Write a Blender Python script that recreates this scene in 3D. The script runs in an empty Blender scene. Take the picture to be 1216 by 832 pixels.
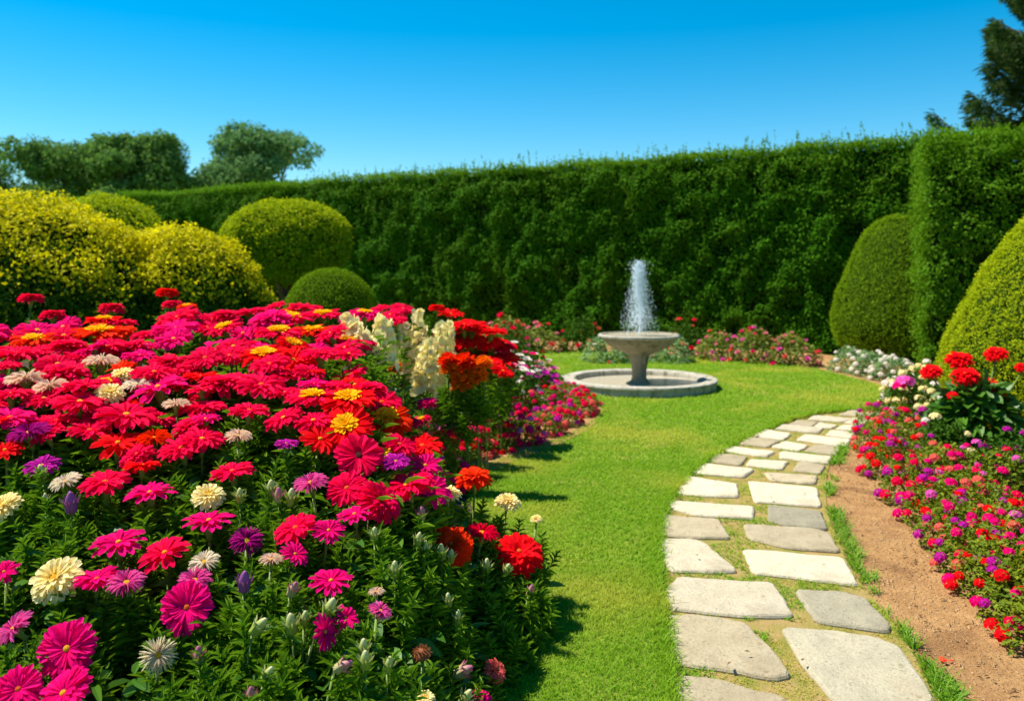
import bpy, bmesh, math, random
import numpy as np
from mathutils import Vector, Matrix, Quaternion
from mathutils.geometry import tessellate_polygon

random.seed(7)
rng = np.random.default_rng(7)
S = bpy.context.scene
COL = S.collection
R = math.radians

# ------------------------------------------------------------------ camera, sky, sun, exposure
CAM_H, F, HZ, CX = 1.5, 1000.0, 320.0, 608.0     # height, focal length in px of the 1216 px photo, horizon row, centre column
cam_d = bpy.data.cameras.new("camera")
cam = bpy.data.objects.new("camera", cam_d)
COL.objects.link(cam)
cam.location = (0, 0, CAM_H)
cam.rotation_euler = (R(90), 0, 0)
cam_d.sensor_width = 36.0
cam_d.lens = 36.0 * F / 1216.0
cam_d.shift_y = -(416.0 - HZ) / 1216.0
cam_d.clip_start = 0.05
cam_d.clip_end = 3000
cam_d.dof.use_dof = True
cam_d.dof.focus_distance = 2.8
cam_d.dof.aperture_fstop = 3.2
S.camera = cam

SUN_AZ = math.atan2(-0.94, 0.27)                 # from the far left, a little beyond the hedge line
SUN_EL = R(59)
sun_dir = Vector((math.sin(SUN_AZ) * math.cos(SUN_EL), math.cos(SUN_AZ) * math.cos(SUN_EL), math.sin(SUN_EL)))
W = bpy.data.worlds.new("World")
S.world = W
W.use_nodes = True
wn = W.node_tree
sky = wn.nodes.new("ShaderNodeTexSky")
sky.sky_type = 'NISHITA'
sky.sun_disc = False
sky.sun_elevation = SUN_EL
sky.sun_rotation = SUN_AZ
sky.altitude = 300
sky.air_density = 1.0
sky.dust_density = 0.0
sky.ozone_density = 2.5
hsv = wn.nodes.new("ShaderNodeHueSaturation")
hsv.inputs['Hue'].default_value = 0.485
hsv.inputs['Saturation'].default_value = 1.57
hsv.inputs['Value'].default_value = 1.25
wn.links.new(sky.outputs[0], hsv.inputs['Color'])
wn.links.new(hsv.outputs[0], wn.nodes['Background'].inputs[0])
wn.nodes['Background'].inputs[1].default_value = 0.072

sd = bpy.data.lights.new("sun", 'SUN')
sd.energy = 5.0
sd.angle = R(0.5)
sd.color = (1.0, 0.94, 0.82)
sun = bpy.data.objects.new("sun", sd)
COL.objects.link(sun)
sun.rotation_euler = sun_dir.to_track_quat('Z', 'Y').to_euler()
sun.location = (0, 0, 20)

S.view_settings.view_transform = 'Standard'
S.view_settings.look = 'None'
S.view_settings.exposure = 0.85
S.view_settings.gamma = 1
S.view_settings.use_curve_mapping = False

# ------------------------------------------------------------------ helpers
def P(px, py, d):
    return np.array([(px - CX) / F * d, d, CAM_H - (py - HZ) / F * d])

def G(px, py, z=0.0):
    d = (CAM_H - z) / (py - HZ) * F
    return np.array([(px - CX) / F * d, d, z])

def unit(a):
    a = np.asarray(a, float)
    return a / np.maximum(np.linalg.norm(a, axis=-1, keepdims=True), 1e-9)

def sstep(a, b, x):
    t = np.clip((np.asarray(x, float) - a) / (b - a), 0, 1)
    return t * t * (3 - 2 * t)

def vnoise(p, scale=1.0, seed=0):
    """smooth value noise in [-1, 1] at points p (N,3)"""
    p = np.asarray(p, float) / scale
    i = np.floor(p).astype(np.int64)
    f = p - i
    f = f * f * (3 - 2 * f)
    def h(ix, iy, iz):
        n = (ix * 374761393 + iy * 668265263 + iz * 2147483647 + seed * 974711) & 0xffffffff
        n = ((n ^ (n >> 13)) * 1274126177) & 0xffffffff
        n = (n ^ (n >> 16)) & 0xffff
        return n / 32767.5 - 1.0
    out = 0
    for dx in (0, 1):
        for dy in (0, 1):
            for dz in (0, 1):
                w = (f[:, 0] if dx else 1 - f[:, 0]) * (f[:, 1] if dy else 1 - f[:, 1]) * (f[:, 2] if dz else 1 - f[:, 2])
                out = out + w * h(i[:, 0] + dx, i[:, 1] + dy, i[:, 2] + dz)
    return out

class MB:
    """collects triangles; build() links them as ONE mesh object"""
    def __init__(self):
        self.v, self.f, self.m, self.t, self.n = [], [], [], [], 0
    def add(self, v, f, mat=0, t=None):
        v = np.asarray(v, float).reshape(-1, 3)
        f = np.asarray(f, np.int64).reshape(-1, 3)
        self.v.append(v); self.f.append(f + self.n); self.m.append(np.full(len(f), mat))
        self.t.append(np.zeros(len(v)) if t is None else np.asarray(t, float)); self.n += len(v)
        return self
    def mesh(self, name, mats, smooth=False):
        me = bpy.data.meshes.new(name)
        v = np.concatenate(self.v); f = np.concatenate(self.f); m = np.concatenate(self.m); t = np.concatenate(self.t)
        me.vertices.add(len(v)); me.vertices.foreach_set('co', v.astype(np.float32).ravel())
        me.loops.add(len(f) * 3); me.loops.foreach_set('vertex_index', f.astype(np.int32).ravel())
        me.polygons.add(len(f)); me.polygons.foreach_set('loop_start', np.arange(0, len(f) * 3, 3, dtype=np.int32))
        me.polygons.foreach_set('material_index', m.astype(np.int32))
        me.polygons.foreach_set('use_smooth', np.full(len(f), smooth))
        a = me.attributes.new('along', 'FLOAT', 'POINT'); a.data.foreach_set('value', t.astype(np.float32))
        for x in (mats if isinstance(mats, (list, tuple)) else [mats]):
            me.materials.append(x)
        me.update(calc_edges=True)
        return me
    def build(self, name, mats, parent=None, loc=(0, 0, 0), smooth=False):
        return link(name, self.mesh(name, mats, smooth), parent, loc)

def link(name, data, parent=None, loc=(0, 0, 0), rot=None, scale=None):
    o = bpy.data.objects.new(name, data)
    COL.objects.link(o)
    o.location = tuple(loc)
    if parent is not None:
        o.parent = parent
    if rot is not None:
        o.rotation_mode = 'QUATERNION'; o.rotation_quaternion = rot
    if scale is not None:
        o.scale = (scale,) * 3 if np.isscalar(scale) else tuple(scale)
    return o

def tag(o, label, cat=None, group=None, kind=None):
    o['label'] = label
    if cat: o['category'] = cat
    if group: o['group'] = group
    if kind: o['kind'] = kind
    return o

def thing(name, label, cat, loc=(0, 0, 0), group=None):
    return tag(link(name, None, None, loc), label, cat, group)

# leaf / petal / blade shapes: (x along, y across, z out of plane), triangles
def strip(rows, half, curve, fold):
    v, f, t = [], [], []
    for i, x in enumerate(rows):
        w = half[i]; z = curve(x)
        v += [(x, -w, z + fold * w), (x, 0, z), (x, w, z + fold * w)]
        t += [x] * 3
        if i:
            a = 3 * (i - 1); b = 3 * i
            for k in (0, 1):
                f += [(a + k, a + k + 1, b + k + 1), (a + k, b + k + 1, b + k)]
    return np.array(v, float), np.array(f), np.array(t)

LEAF = (np.array([(0, 0, 0), (.45, .5, .10), (1, 0, -.06), (.45, -.5, .10)], float), np.array([(0, 1, 2), (0, 2, 3)]), np.array([0, .45, 1, .45]))
LANCE = strip([0, .3, .65, 1], [.08, .5, .42, .03], lambda x: -.22 * x * x, .35)
BROAD = strip([0, .2, .5, .8, 1], [.06, .4, .5, .3, .02], lambda x: -.18 * x * x, .25)
BLADE = (np.array([(0, -.5, 0), (0, .5, 0), (.6, -.4, -.08), (.6, .4, -.08), (1, 0, -.28)], float),
         np.array([(0, 1, 3), (0, 3, 2), (2, 3, 4)]), np.array([0, 0, .6, .6, 1]))
PETAL = strip([0, .3, .62, .86, .96, 1], [.14, .36, .5, .46, .28, .06], lambda x: .12 * x - .22 * x * x, .16)
PETAL_THIN = strip([0, .4, .8, 1], [.25, .5, .45, .1], lambda x: .08 * x - .12 * x * x, .4)
PETAL_CUP = strip([0, .35, .7, .9, 1], [.15, .42, .5, .36, .10], lambda x: .25 * x * x, .35)
FLORET = (np.array([(0, 0, 0), (.6, .5, .05), (1, .22, .0), (1, -.22, .0), (.6, -.5, .05)], float),
          np.array([(0, 1, 2), (0, 2, 3), (0, 3, 4)]), np.array([0, .6, 1, 1, .6]))

def scatter(mb, tpl, pos, axis, nrm, L, Wd, mat=0):
    """one copy of the shape tpl at every pos, pointing along axis, facing nrm"""
    tv, tf, tt = tpl
    pos = np.asarray(pos, float).reshape(-1, 3)
    N = len(pos)
    if N == 0:
        return mb
    a = unit(np.broadcast_to(axis, (N, 3)))
    n = np.broadcast_to(nrm, (N, 3))
    n = unit(n - (n * a).sum(1, keepdims=True) * a)
    b = np.cross(n, a)
    L = np.broadcast_to(L, (N,))[:, None, None]; Wd = np.broadcast_to(Wd, (N,))[:, None, None]
    v = pos[:, None] + L * tv[None, :, 0:1] * a[:, None] + Wd * tv[None, :, 1:2] * b[:, None] + L * tv[None, :, 2:3] * n[:, None]
    f = tf[None] + (np.arange(N) * len(tv))[:, None, None]
    return mb.add(v.reshape(-1, 3), f.reshape(-1, 3), mat, np.tile(tt, N))

def rdir(n):
    return unit(rng.normal(size=(n, 3)))

def tube(mb, pts, rad, sides=6, mat=0):
    pts = np.asarray(pts, float); n = len(pts)
    rad = np.broadcast_to(rad, (n,))
    t = unit(np.gradient(pts, axis=0))
    ref = np.array([1.0, 0, 0]) if abs(t[0, 0]) < .8 else np.array([0, 1.0, 0])
    x = unit(np.cross(t, ref)); y = np.cross(t, x)
    ang = np.arange(sides) * 2 * np.pi / sides
    v = pts[:, None] + rad[:, None, None] * (np.cos(ang)[None, :, None] * x[:, None] + np.sin(ang)[None, :, None] * y[:, None])
    f = []
    for i in range(n - 1):
        for k in range(sides):
            a, b = i * sides + k, i * sides + (k + 1) % sides
            f += [(a, b, b + sides), (a, b + sides, a + sides)]
    v = np.concatenate([v.reshape(-1, 3), pts[-1:]])
    e = (n - 1) * sides
    f += [(e + k, e + (k + 1) % sides, n * sides) for k in range(sides)]
    return mb.add(v, f, mat, np.concatenate([np.repeat(np.linspace(0, 1, n), sides), [1]]))

def lathe(mb, prof, sides=64, mat=0, wob=0.0, c=(0, 0, 0)):
    prof = np.asarray(prof, float); n = len(prof)
    ang = np.arange(sides) * 2 * np.pi / sides
    v = np.stack([prof[:, None, 0] * np.cos(ang)[None], prof[:, None, 0] * np.sin(ang)[None], np.broadcast_to(prof[:, None, 1], (n, sides))], -1).reshape(-1, 3)
    if wob:
        v = v * (1 + wob * vnoise(v, .2, 3)[:, None] * np.array([1, 1, 0]))
    f = []
    for i in range(n - 1):
        for k in range(sides):
            a, b = i * sides + k, i * sides + (k + 1) % sides
            f += [(a, b, b + sides), (a, b + sides, a + sides)]
    return mb.add(v + np.asarray(c), f, mat, np.repeat(np.linspace(0, 1, n), sides))

def inpoly(x, y, poly):
    poly = np.asarray(poly, float); x = np.asarray(x); y = np.asarray(y)
    r = np.zeros(x.shape, bool); j = len(poly) - 1
    for i in range(len(poly)):
        xi, yi = poly[i, :2]; xj, yj = poly[j, :2]
        c = ((yi > y) != (yj > y)) & (x < (xj - xi) * (y - yi) / (yj - yi + 1e-12) + xi)
        r ^= c; j = i
    return r

def smooth_line(pts, n=8, closed=False):
    """Catmull-Rom through the points"""
    p = np.asarray(pts, float); m = len(p); out = []
    for i in range(m if closed else m - 1):
        g = lambda k: p[k % m] if closed else p[min(max(k, 0), m - 1)]
        a, b, c, d = g(i - 1), g(i), g(i + 1), g(i + 2)
        for t in np.arange(n) / n:
            out.append(.5 * (2 * b + (c - a) * t + (2 * a - 5 * b + 4 * c - d) * t * t + (3 * b - a - 3 * c + d) * t ** 3))
    if not closed:
        out.append(p[-1])
    return np.array(out)

# ------------------------------------------------------------------ materials
def nmat(name):
    m = bpy.data.materials.new(name); m.use_nodes = True
    nt = m.node_tree; nt.nodes.clear()
    return m, nt, nt.nodes.new('ShaderNodeOutputMaterial')

def node(nt, t, **kw):
    n = nt.nodes.new(t)
    for k, v in kw.items():
        if k in n.inputs: n.inputs[k].default_value = v
        else: setattr(n, k, v)
    return n

def mixc(nt, fac, a, b, mode='MIX'):
    m = nt.nodes.new('ShaderNodeMix'); m.data_type = 'RGBA'; m.blend_type = mode
    for s, v in ((m.inputs[0], fac), (m.inputs[6], a), (m.inputs[7], b)):
        if hasattr(v, 'is_output'): nt.links.new(v, s)
        elif isinstance(v, (int, float)): s.default_value = v
        else: s.default_value = (*v, 1)
    return m.outputs[2]

def rampf(nt, src, a, b):
    m = nt.nodes.new('ShaderNodeMapRange'); m.inputs[1].default_value = a; m.inputs[2].default_value = b; m.interpolation_type = 'SMOOTHSTEP'
    nt.links.new(src, m.inputs[0])
    return m.outputs[0]

def noise(nt, scale, detail=4, rough=.55, coord='Object', dist=0):
    tc = nt.nodes.new('ShaderNodeTexCoord'); n = nt.nodes.new('ShaderNodeTexNoise')
    n.inputs['Scale'].default_value = scale; n.inputs['Detail'].default_value = detail; n.inputs['Roughness'].default_value = rough; n.inputs['Distortion'].default_value = dist
    nt.links.new(tc.outputs[coord], n.inputs['Vector'])
    return n.outputs[0]

def leaf_mat(name, c1, c2, trans=.3, rough=.5, spec=.25, tip=None, tip_from=.3, tip_to=1.0, patch=None, patch_scale=1.2, tcol=1.25, veins=False):
    """leaves or petals: each one a shade between c1 and c2, the pigment may change towards its tip"""
    m, nt, out = nmat(name)
    geo = nt.nodes.new('ShaderNodeNewGeometry')
    c = mixc(nt, geo.outputs['Random Per Island'], c1, c2)
    if patch is not None:
        c = mixc(nt, rampf(nt, noise(nt, patch_scale, 3), .45, .65), c, patch)
    if tip is not None:
        at = node(nt, 'ShaderNodeAttribute', attribute_name='along')
        c = mixc(nt, rampf(nt, at.outputs['Fac'], tip_from, tip_to), c, tip)
    if veins:       # fine darker and paler streaks of pigment
        c = mixc(nt, rampf(nt, noise(nt, 26, 3, .7, dist=.4), .42, .72), c, mixc(nt, 1.0, c, (.78, .6, .72), 'MULTIPLY'))
    pr = nt.nodes.new('ShaderNodeBsdfPrincipled'); pr.inputs['Roughness'].default_value = rough; pr.inputs['Specular IOR Level'].default_value = spec
    nt.links.new(c, pr.inputs['Base Color'])
    tr = nt.nodes.new('ShaderNodeBsdfTranslucent')
    nt.links.new(mixc(nt, 1.0, c, (tcol, tcol, tcol * .7), 'MULTIPLY'), tr.inputs['Color'])
    mx = nt.nodes.new('ShaderNodeMixShader'); mx.inputs[0].default_value = trans
    nt.links.new(pr.outputs[0], mx.inputs[1]); nt.links.new(tr.outputs[0], mx.inputs[2]); nt.links.new(mx.outputs[0], out.inputs[0])
    return m

def rough_mat(name, c1, c2, scale=6, c3=None, scale3=1.5, rough=.9, bump=.4, bscale=None, spec=.2, dist=0.0, bdist=.01, fine=None):
    m, nt, out = nmat(name)
    c = mixc(nt, rampf(nt, noise(nt, scale, 6, .6, dist=dist), .3, .7), c1, c2)
    if c3 is not None:
        c = mixc(nt, rampf(nt, noise(nt, scale3, 4, .6, dist=.5), .48, .68), c, c3)
    if fine is not None:
        c = mixc(nt, rampf(nt, noise(nt, scale * 9, 3, .7), .52, .72), c, fine)
    pr = nt.nodes.new('ShaderNodeBsdfPrincipled'); pr.inputs['Roughness'].default_value = rough; pr.inputs['Specular IOR Level'].default_value = spec
    nt.links.new(c, pr.inputs['Base Color'])
    bp = nt.nodes.new('ShaderNodeBump'); bp.inputs['Strength'].default_value = bump; bp.inputs['Distance'].default_value = bdist
    nt.links.new(noise(nt, bscale or scale * 4, 8, .65), bp.inputs['Height']); nt.links.new(bp.outputs[0], pr.inputs['Normal'])
    nt.links.new(pr.outputs[0], out.inputs[0])
    return m

M = {}
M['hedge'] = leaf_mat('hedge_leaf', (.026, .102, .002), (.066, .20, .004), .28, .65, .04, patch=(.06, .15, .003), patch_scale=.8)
M['hedge_tip_lit_end'] = leaf_mat('hedge_growth_lit_end', (.07, .18, .005), (.13, .26, .009), .35, .6, .06)  # new growth on top, also the sunlight painted on the cut end
M['hedge_in'] = rough_mat('hedge_inside', (.006, .015, .003), (.012, .026, .004), 9, bump=.8, spec=.0)  # near-black core colour: shade in the leaf gaps painted in
M['conif_hedge'] = leaf_mat('hedge_spray', (.045, .125, .003), (.11, .24, .006), .3, .6, .06)
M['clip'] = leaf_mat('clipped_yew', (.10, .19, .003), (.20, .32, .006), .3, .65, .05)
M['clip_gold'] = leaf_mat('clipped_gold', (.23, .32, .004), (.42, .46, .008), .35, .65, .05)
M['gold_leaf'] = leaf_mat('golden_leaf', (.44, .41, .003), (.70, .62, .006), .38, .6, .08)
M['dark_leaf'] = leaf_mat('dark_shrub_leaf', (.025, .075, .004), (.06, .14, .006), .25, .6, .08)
M['tree'] = leaf_mat('tree_leaf', (.07, .17, .04), (.15, .27, .06), .35, .7, .05)
M['tree_light'] = leaf_mat('tree_leaf_light', (.10, .22, .08), (.18, .32, .11), .3, .7, .05)
M['needle'] = leaf_mat('needles', (.035, .085, .025), (.10, .16, .04), .2, .7, .055)
M['bark'] = rough_mat('bark', (.06, .045, .03), (.13, .10, .07), 12, bump=.8)
M['grass'] = leaf_mat('grass_blade', (.085, .24, .005), (.21, .38, .010), .4, .55, .1, tip=(.27, .41, .02), tip_from=.3, tip_to=1.2, patch=(.40, .40, .045), patch_scale=.75)
M['tuft'] = leaf_mat('tuft_blade', (.10, .24, .01), (.20, .36, .02), .4, .5, .2)
M['dry_grass'] = leaf_mat('moss_blade', (.28, .30, .03), (.45, .38, .07), .3, .7, .1)
M['turf'] = rough_mat('turf', (.10, .17, .01), (.20, .25, .02), 25, c3=(.24, .24, .04), scale3=2, bump=.6)
M['soil'] = rough_mat('sandy_soil', (.32, .165, .06), (.44, .25, .10), 7, c3=(.24, .12, .045), scale3=2.2, bump=1.0, bscale=45, bdist=.02, fine=(.22, .12, .055))
M['bed_soil'] = rough_mat('bed_soil', (.05, .035, .022), (.10, .07, .04), 14, bump=1.0, bdist=.03)
M['joint'] = rough_mat('mossy_sand', (.36, .235, .095), (.25, .215, .045), 9, c3=(.14, .18, .015), scale3=5.5, bump=.9, bscale=90, fine=(.34, .20, .08))
M['clod'] = rough_mat('clod', (.28, .15, .06), (.50, .32, .16), 2.0, bump=.3)
M['stem'] = leaf_mat('stem_green', (.12, .2, .03), (.2, .28, .05), .1, .5, .2)
M['calyx'] = leaf_mat('calyx_green', (.16, .22, .035), (.26, .30, .06), .15, .5, .2, tip=(.12, .22, .03))
M['fol'] = leaf_mat('daisy_leaf', (.045, .13, .005), (.12, .25, .010), .3, .5, .16, tip=(.17, .30, .012), tip_from=.2)
M['fol_broad'] = leaf_mat('broad_leaf', (.030, .11, .008), (.08, .19, .014), .25, .42, .25)
M['bedleaf'] = leaf_mat('bedding_leaf', (.07, .13, .006), (.22, .27, .012), .3, .55, .12)
M['greyleaf'] = leaf_mat('grey_leaf', (.12, .24, .08), (.24, .36, .14), .3, .5, .2)
M['roseleaf'] = leaf_mat('rose_leaf', (.12, .17, .02), (.24, .27, .035), .3, .5, .2)

PET = {  # base colour, second, towards the tip
    'crimson': ((.80, .001, .04), (.96, .002, .09), (.97, .006, .12)),
    'magenta': ((.78, .001, .13), (.95, .002, .22), (.95, .012, .27)),
    'red': ((.82, .002, .006), (.96, .008, .016), (.96, .008, .016)),
    'orange_red': ((.80, .03, .003), (.96, .05, .005), (.95, .022, .008)),
    'orange': ((.92, .16, .006), (.95, .28, .008), (.93, .12, .006)),
    'yellow': ((.95, .48, .004), (.95, .62, .01), (.95, .55, .006)),
    'purple': ((.44, .004, .26), (.60, .012, .38), (.70, .06, .52)),
    'lilac': ((.80, .04, .40), (.90, .16, .58), (.92, .34, .72)),
    'pink': ((.85, .16, .30), (.90, .34, .42), (.90, .45, .52)),
    'white': ((.88, .78, .66), (.92, .87, .78), (.92, .84, .78)),
    'blush': ((.88, .62, .48), (.90, .76, .66), (.90, .74, .64)),
    'cream': ((.95, .76, .24), (.95, .86, .46), (.95, .86, .44)),
    'spire': ((.97, .86, .34), (.97, .91, .52), (.97, .95, .74)),
    'brown': ((.26, .09, .04), (.40, .16, .07), (.36, .14, .07)),
    'coral': ((.85, .10, .09), (.88, .18, .12), (.85, .12, .12)),
}
for k, (a, b, c) in PET.items():
    M['p_' + k] = leaf_mat('petal_' + k, a, b, .36, .7, .03, tip=tuple(.5 * (x + y) for x, y in zip(b, c)), tip_from=.35, tip_to=1.6, tcol=1.0, veins=True)
M['disc'] = rough_mat('flower_disc', (.85, .32, .008), (.92, .55, .02), 60, bump=.8)
M['disc_red'] = rough_mat('flower_disc_red', (.80, .05, .01), (.90, .22, .02), 60, bump=.8)
M['disc_dark'] = rough_mat('flower_disc_dark', (.05, .008, .008), (.12, .02, .01), 60, bump=.8)
M['bud_green'] = leaf_mat('bud_green', (.22, .30, .04), (.32, .38, .07), .15, .5, .1, tip=(.60, .56, .30), tip_from=.5)
M['bud_purple'] = leaf_mat('bud_purple', (.22, .05, .22), (.34, .10, .32), .15, .5, .2)
M['bud_rose'] = leaf_mat('bud_rose', (.30, .34, .10), (.5, .36, .2), .15, .5, .2, tip=(.42, .08, .20), tip_from=.35)

def stone_mat(name, c1, c2, c3, streak=False):
    m, nt, out = nmat(name)
    oi = nt.nodes.new('ShaderNodeObjectInfo')
    c = mixc(nt, rampf(nt, noise(nt, 5, 9, .68, dist=.15), .32, .7), c1, c2)
    c = mixc(nt, rampf(nt, noise(nt, 2.6, 7, .68, dist=.3), .5, .72), c, c3)
    c = mixc(nt, rampf(nt, noise(nt, 75, 4, .75), .50, .72), c, tuple(x * .66 for x in c1))
    c = mixc(nt, rampf(nt, noise(nt, 11, 5, .75), .60, .74), c, tuple(x * .70 * k for x, k in zip(c1, (1, .92, .75))))
    hv = nt.nodes.new('ShaderNodeHueSaturation')      # every slab its own shade
    mr = nt.nodes.new('ShaderNodeMapRange'); mr.inputs[3].default_value = .84; mr.inputs[4].default_value = 1.12
    nt.links.new(oi.outputs['Random'], mr.inputs[0]); nt.links.new(mr.outputs[0], hv.inputs['Value']); nt.links.new(c, hv.inputs['Color']); c = hv.outputs[0]
    if streak:       # water stains running down
        tc = nt.nodes.new('ShaderNodeTexCoord'); mp = nt.nodes.new('ShaderNodeMapping'); mp.inputs['Scale'].default_value = (9, 9, .7)
        ns = nt.nodes.new('ShaderNodeTexNoise'); ns.inputs['Scale'].default_value = 1.6; ns.inputs['Detail'].default_value = 5
        nt.links.new(tc.outputs['Object'], mp.inputs[0]); nt.links.new(mp.outputs[0], ns.inputs['Vector'])
        c = mixc(nt, rampf(nt, ns.outputs[0], .5, .72), c, tuple(x * .45 * k for x, k in zip(c1, (.9, 1, .7))))
    pr = nt.nodes.new('ShaderNodeBsdfPrincipled'); pr.inputs['Roughness'].default_value = .85; pr.inputs['Specular IOR Level'].default_value = .2
    nt.links.new(c, pr.inputs['Base Color'])
    b1 = nt.nodes.new('ShaderNodeBump'); b1.inputs['Strength'].default_value = .9; b1.inputs['Distance'].default_value = .02
    nt.links.new(noise(nt, 6, 10, .68, dist=.25), b1.inputs['Height'])
    b2 = nt.nodes.new('ShaderNodeBump'); b2.inputs['Strength'].default_value = .8; b2.inputs['Distance'].default_value = .006
    nt.links.new(noise(nt, 70, 5, .75), b2.inputs['Height']); nt.links.new(b1.outputs[0], b2.inputs['Normal'])
    nt.links.new(b2.outputs[0], pr.inputs['Normal']); nt.links.new(pr.outputs[0], out.inputs[0])
    return m
M['stone_white'] = stone_mat('limestone_white', (.49, .42, .29), (.57, .50, .36), (.37, .305, .21))
M['stone_tan'] = stone_mat('limestone_tan', (.36, .29, .18), (.45, .38, .25), (.30, .235, .145))
M['stone_grey'] = stone_mat('slate_grey', (.29, .255, .175), (.37, .33, .23), (.23, .195, .135))
M['stone_blue'] = stone_mat('limestone_blue', (.36, .32, .22), (.45, .40, .28), (.37, .30, .195))
M['fount'] = stone_mat('fountain_stone', (.25, .215, .135), (.34, .30, .195), (.19, .165, .10), True)
M['fount_light'] = stone_mat('fountain_rim', (.36, .33, .26), (.47, .435, .355), (.27, .24, .18), True)

def water_mat():
    m, nt, out = nmat('pool_water')
    pr = nt.nodes.new('ShaderNodeBsdfPrincipled'); pr.inputs['Base Color'].default_value = (.52, .46, .34, 1); pr.inputs['Roughness'].default_value = .12; pr.inputs['IOR'].default_value = 1.33
    bp = nt.nodes.new('ShaderNodeBump'); bp.inputs['Strength'].default_value = .5; bp.inputs['Distance'].default_value = .02
    nt.links.new(noise(nt, 14, 3), bp.inputs['Height']); nt.links.new(bp.outputs[0], pr.inputs['Normal']); nt.links.new(pr.outputs[0], out.inputs[0])
    return m
def spray_mat():
    m, nt, out = nmat('water_spray')
    pr = nt.nodes.new('ShaderNodeBsdfPrincipled'); pr.inputs['Base Color'].default_value = (.86, .92, .96, 1); pr.inputs['Roughness'].default_value = .25
    tr = nt.nodes.new('ShaderNodeBsdfTranslucent'); tr.inputs['Color'].default_value = (.88, .94, .98, 1)
    mx = nt.nodes.new('ShaderNodeMixShader'); mx.inputs[0].default_value = .6
    nt.links.new(pr.outputs[0], mx.inputs[1]); nt.links.new(tr.outputs[0], mx.inputs[2]); nt.links.new(mx.outputs[0], out.inputs[0])
    return m
M['water'] = water_mat(); M['spray'] = spray_mat()

# ------------------------------------------------------------------ ground, lawn, path, soil
def sheet(name, pts, z, mat, label, skirt=0.0):
    pts = np.asarray(pts, float)[:, :2]
    tri = tessellate_polygon([[Vector((x, y, 0)) for x, y in pts]])
    v = np.column_stack([pts, np.full(len(pts), z)])
    mb = MB()
    f = []
    for a, b, c in tri:
        p, q, r = pts[a], pts[b], pts[c]
        f.append((a, b, c) if (q[0] - p[0]) * (r[1] - p[1]) - (q[1] - p[1]) * (r[0] - p[0]) > 0 else (a, c, b))
    mb.add(v, f)
    if skirt:
        n = len(pts); lo = v.copy(); lo[:, 2] = z - skirt
        mb.add(np.concatenate([v, lo]), [t for i in range(n) for t in ((i, (i + 1) % n, (i + 1) % n + n), (i, (i + 1) % n + n, i + n))])
    return tag(mb.build(name, mat), label, None, None, 'structure')

gm = MB()
gm.add([(-900, -20, -.012), (900, -20, -.012), (900, 1500, -.012), (-900, 1500, -.012)], [(0, 1, 2), (0, 2, 3)])
tag(gm.build('ground', M['turf']), 'rough green ground reaching out beyond the garden hedges', None, None, 'structure')

path_left = [(1052, 478), (1040, 487), (1000, 489), (966, 493), (930, 503), (890, 520), (852, 541), (822, 563), (800, 588), (787, 612), (782, 640), (783, 680), (787, 720), (793, 765), (800, 815), (806, 870), (812, 960)]
lawn_far = [(1058, 468), (1050, 461), (1010, 450), (970, 440), (900, 431), (820, 426), (740, 420), (640, 417), (500, 412), (250, 404), (-100, 396)]
lawn_near = [(-100, 500), (300, 500), (520, 455), (640, 440), (700, 474), (714, 488), (708, 499), (690, 512), (650, 530), (600, 548), (557, 562), (552, 580), (572, 640), (588, 720), (596, 800), (596, 870), (592, 960)]
lw = [G(*p) for p in smooth_line(path_left, 5)]
lawn_poly = np.array(lw[::-1] + [G(*p) for p in lawn_far] + [G(*p) for p in lawn_near])
sheet('lawn', lawn_poly, .028, M['turf'], 'mown bright green lawn between the flower bed and the stone path', .04)

path_right = [(1066, 484), (1030, 500), (1012, 515), (995, 535), (983, 560), (982, 600), (995, 640), (1020, 690), (1060, 740), (1090, 785), (1115, 832), (1135, 870), (1180, 960)]
strip_right = [(1070, 486), (1034, 505), (1018, 520), (1004, 545), (1000, 575), (1004, 610), (1022, 650), (1052, 695), (1088, 745), (1122, 790), (1150, 832), (1172, 870), (1230, 960)]
pr_ = [G(*p) for p in smooth_line(path_right, 5)]
far_path = [G(1300, 462), G(1180, 455), G(1075, 462)]
sheet('path', np.array(lw[::-1] + far_path[::-1] + [G(1300, 482), G(1120, 480)] + pr_), .004, M['joint'], 'curving path bed of mossy yellow sand between the flagstones')
soil_poly = np.array([G(1090, 478), G(1300, 476), G(1700, 640), G(2200, 960)] + pr_[::-1])
sheet('soil_border', soil_poly, -.002, M['soil'], 'dry tan soil border beside the stone path')
back_soil = np.array([G(*p, .0) for p in lawn_far[:9]] + [G(300, 398), G(640, 402), G(900, 412), G(1050, 430), G(1120, 446), G(1120, 462)])
sheet('soil_strip', back_soil, .008, M['soil'], 'strip of tan soil along the foot of the tall hedge')

# rim of soil round the left bed
rim = np.array([G(*p) for p in [(705, 508), (690, 519), (650, 538), (600, 556), (560, 572), (545, 560), (540, 520), (640, 500), (700, 480), (718, 490)]])
sheet('bed_edge', rim, .034, M['soil'], 'bare brown soil rim between the low flowers and the lawn', .04)

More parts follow.
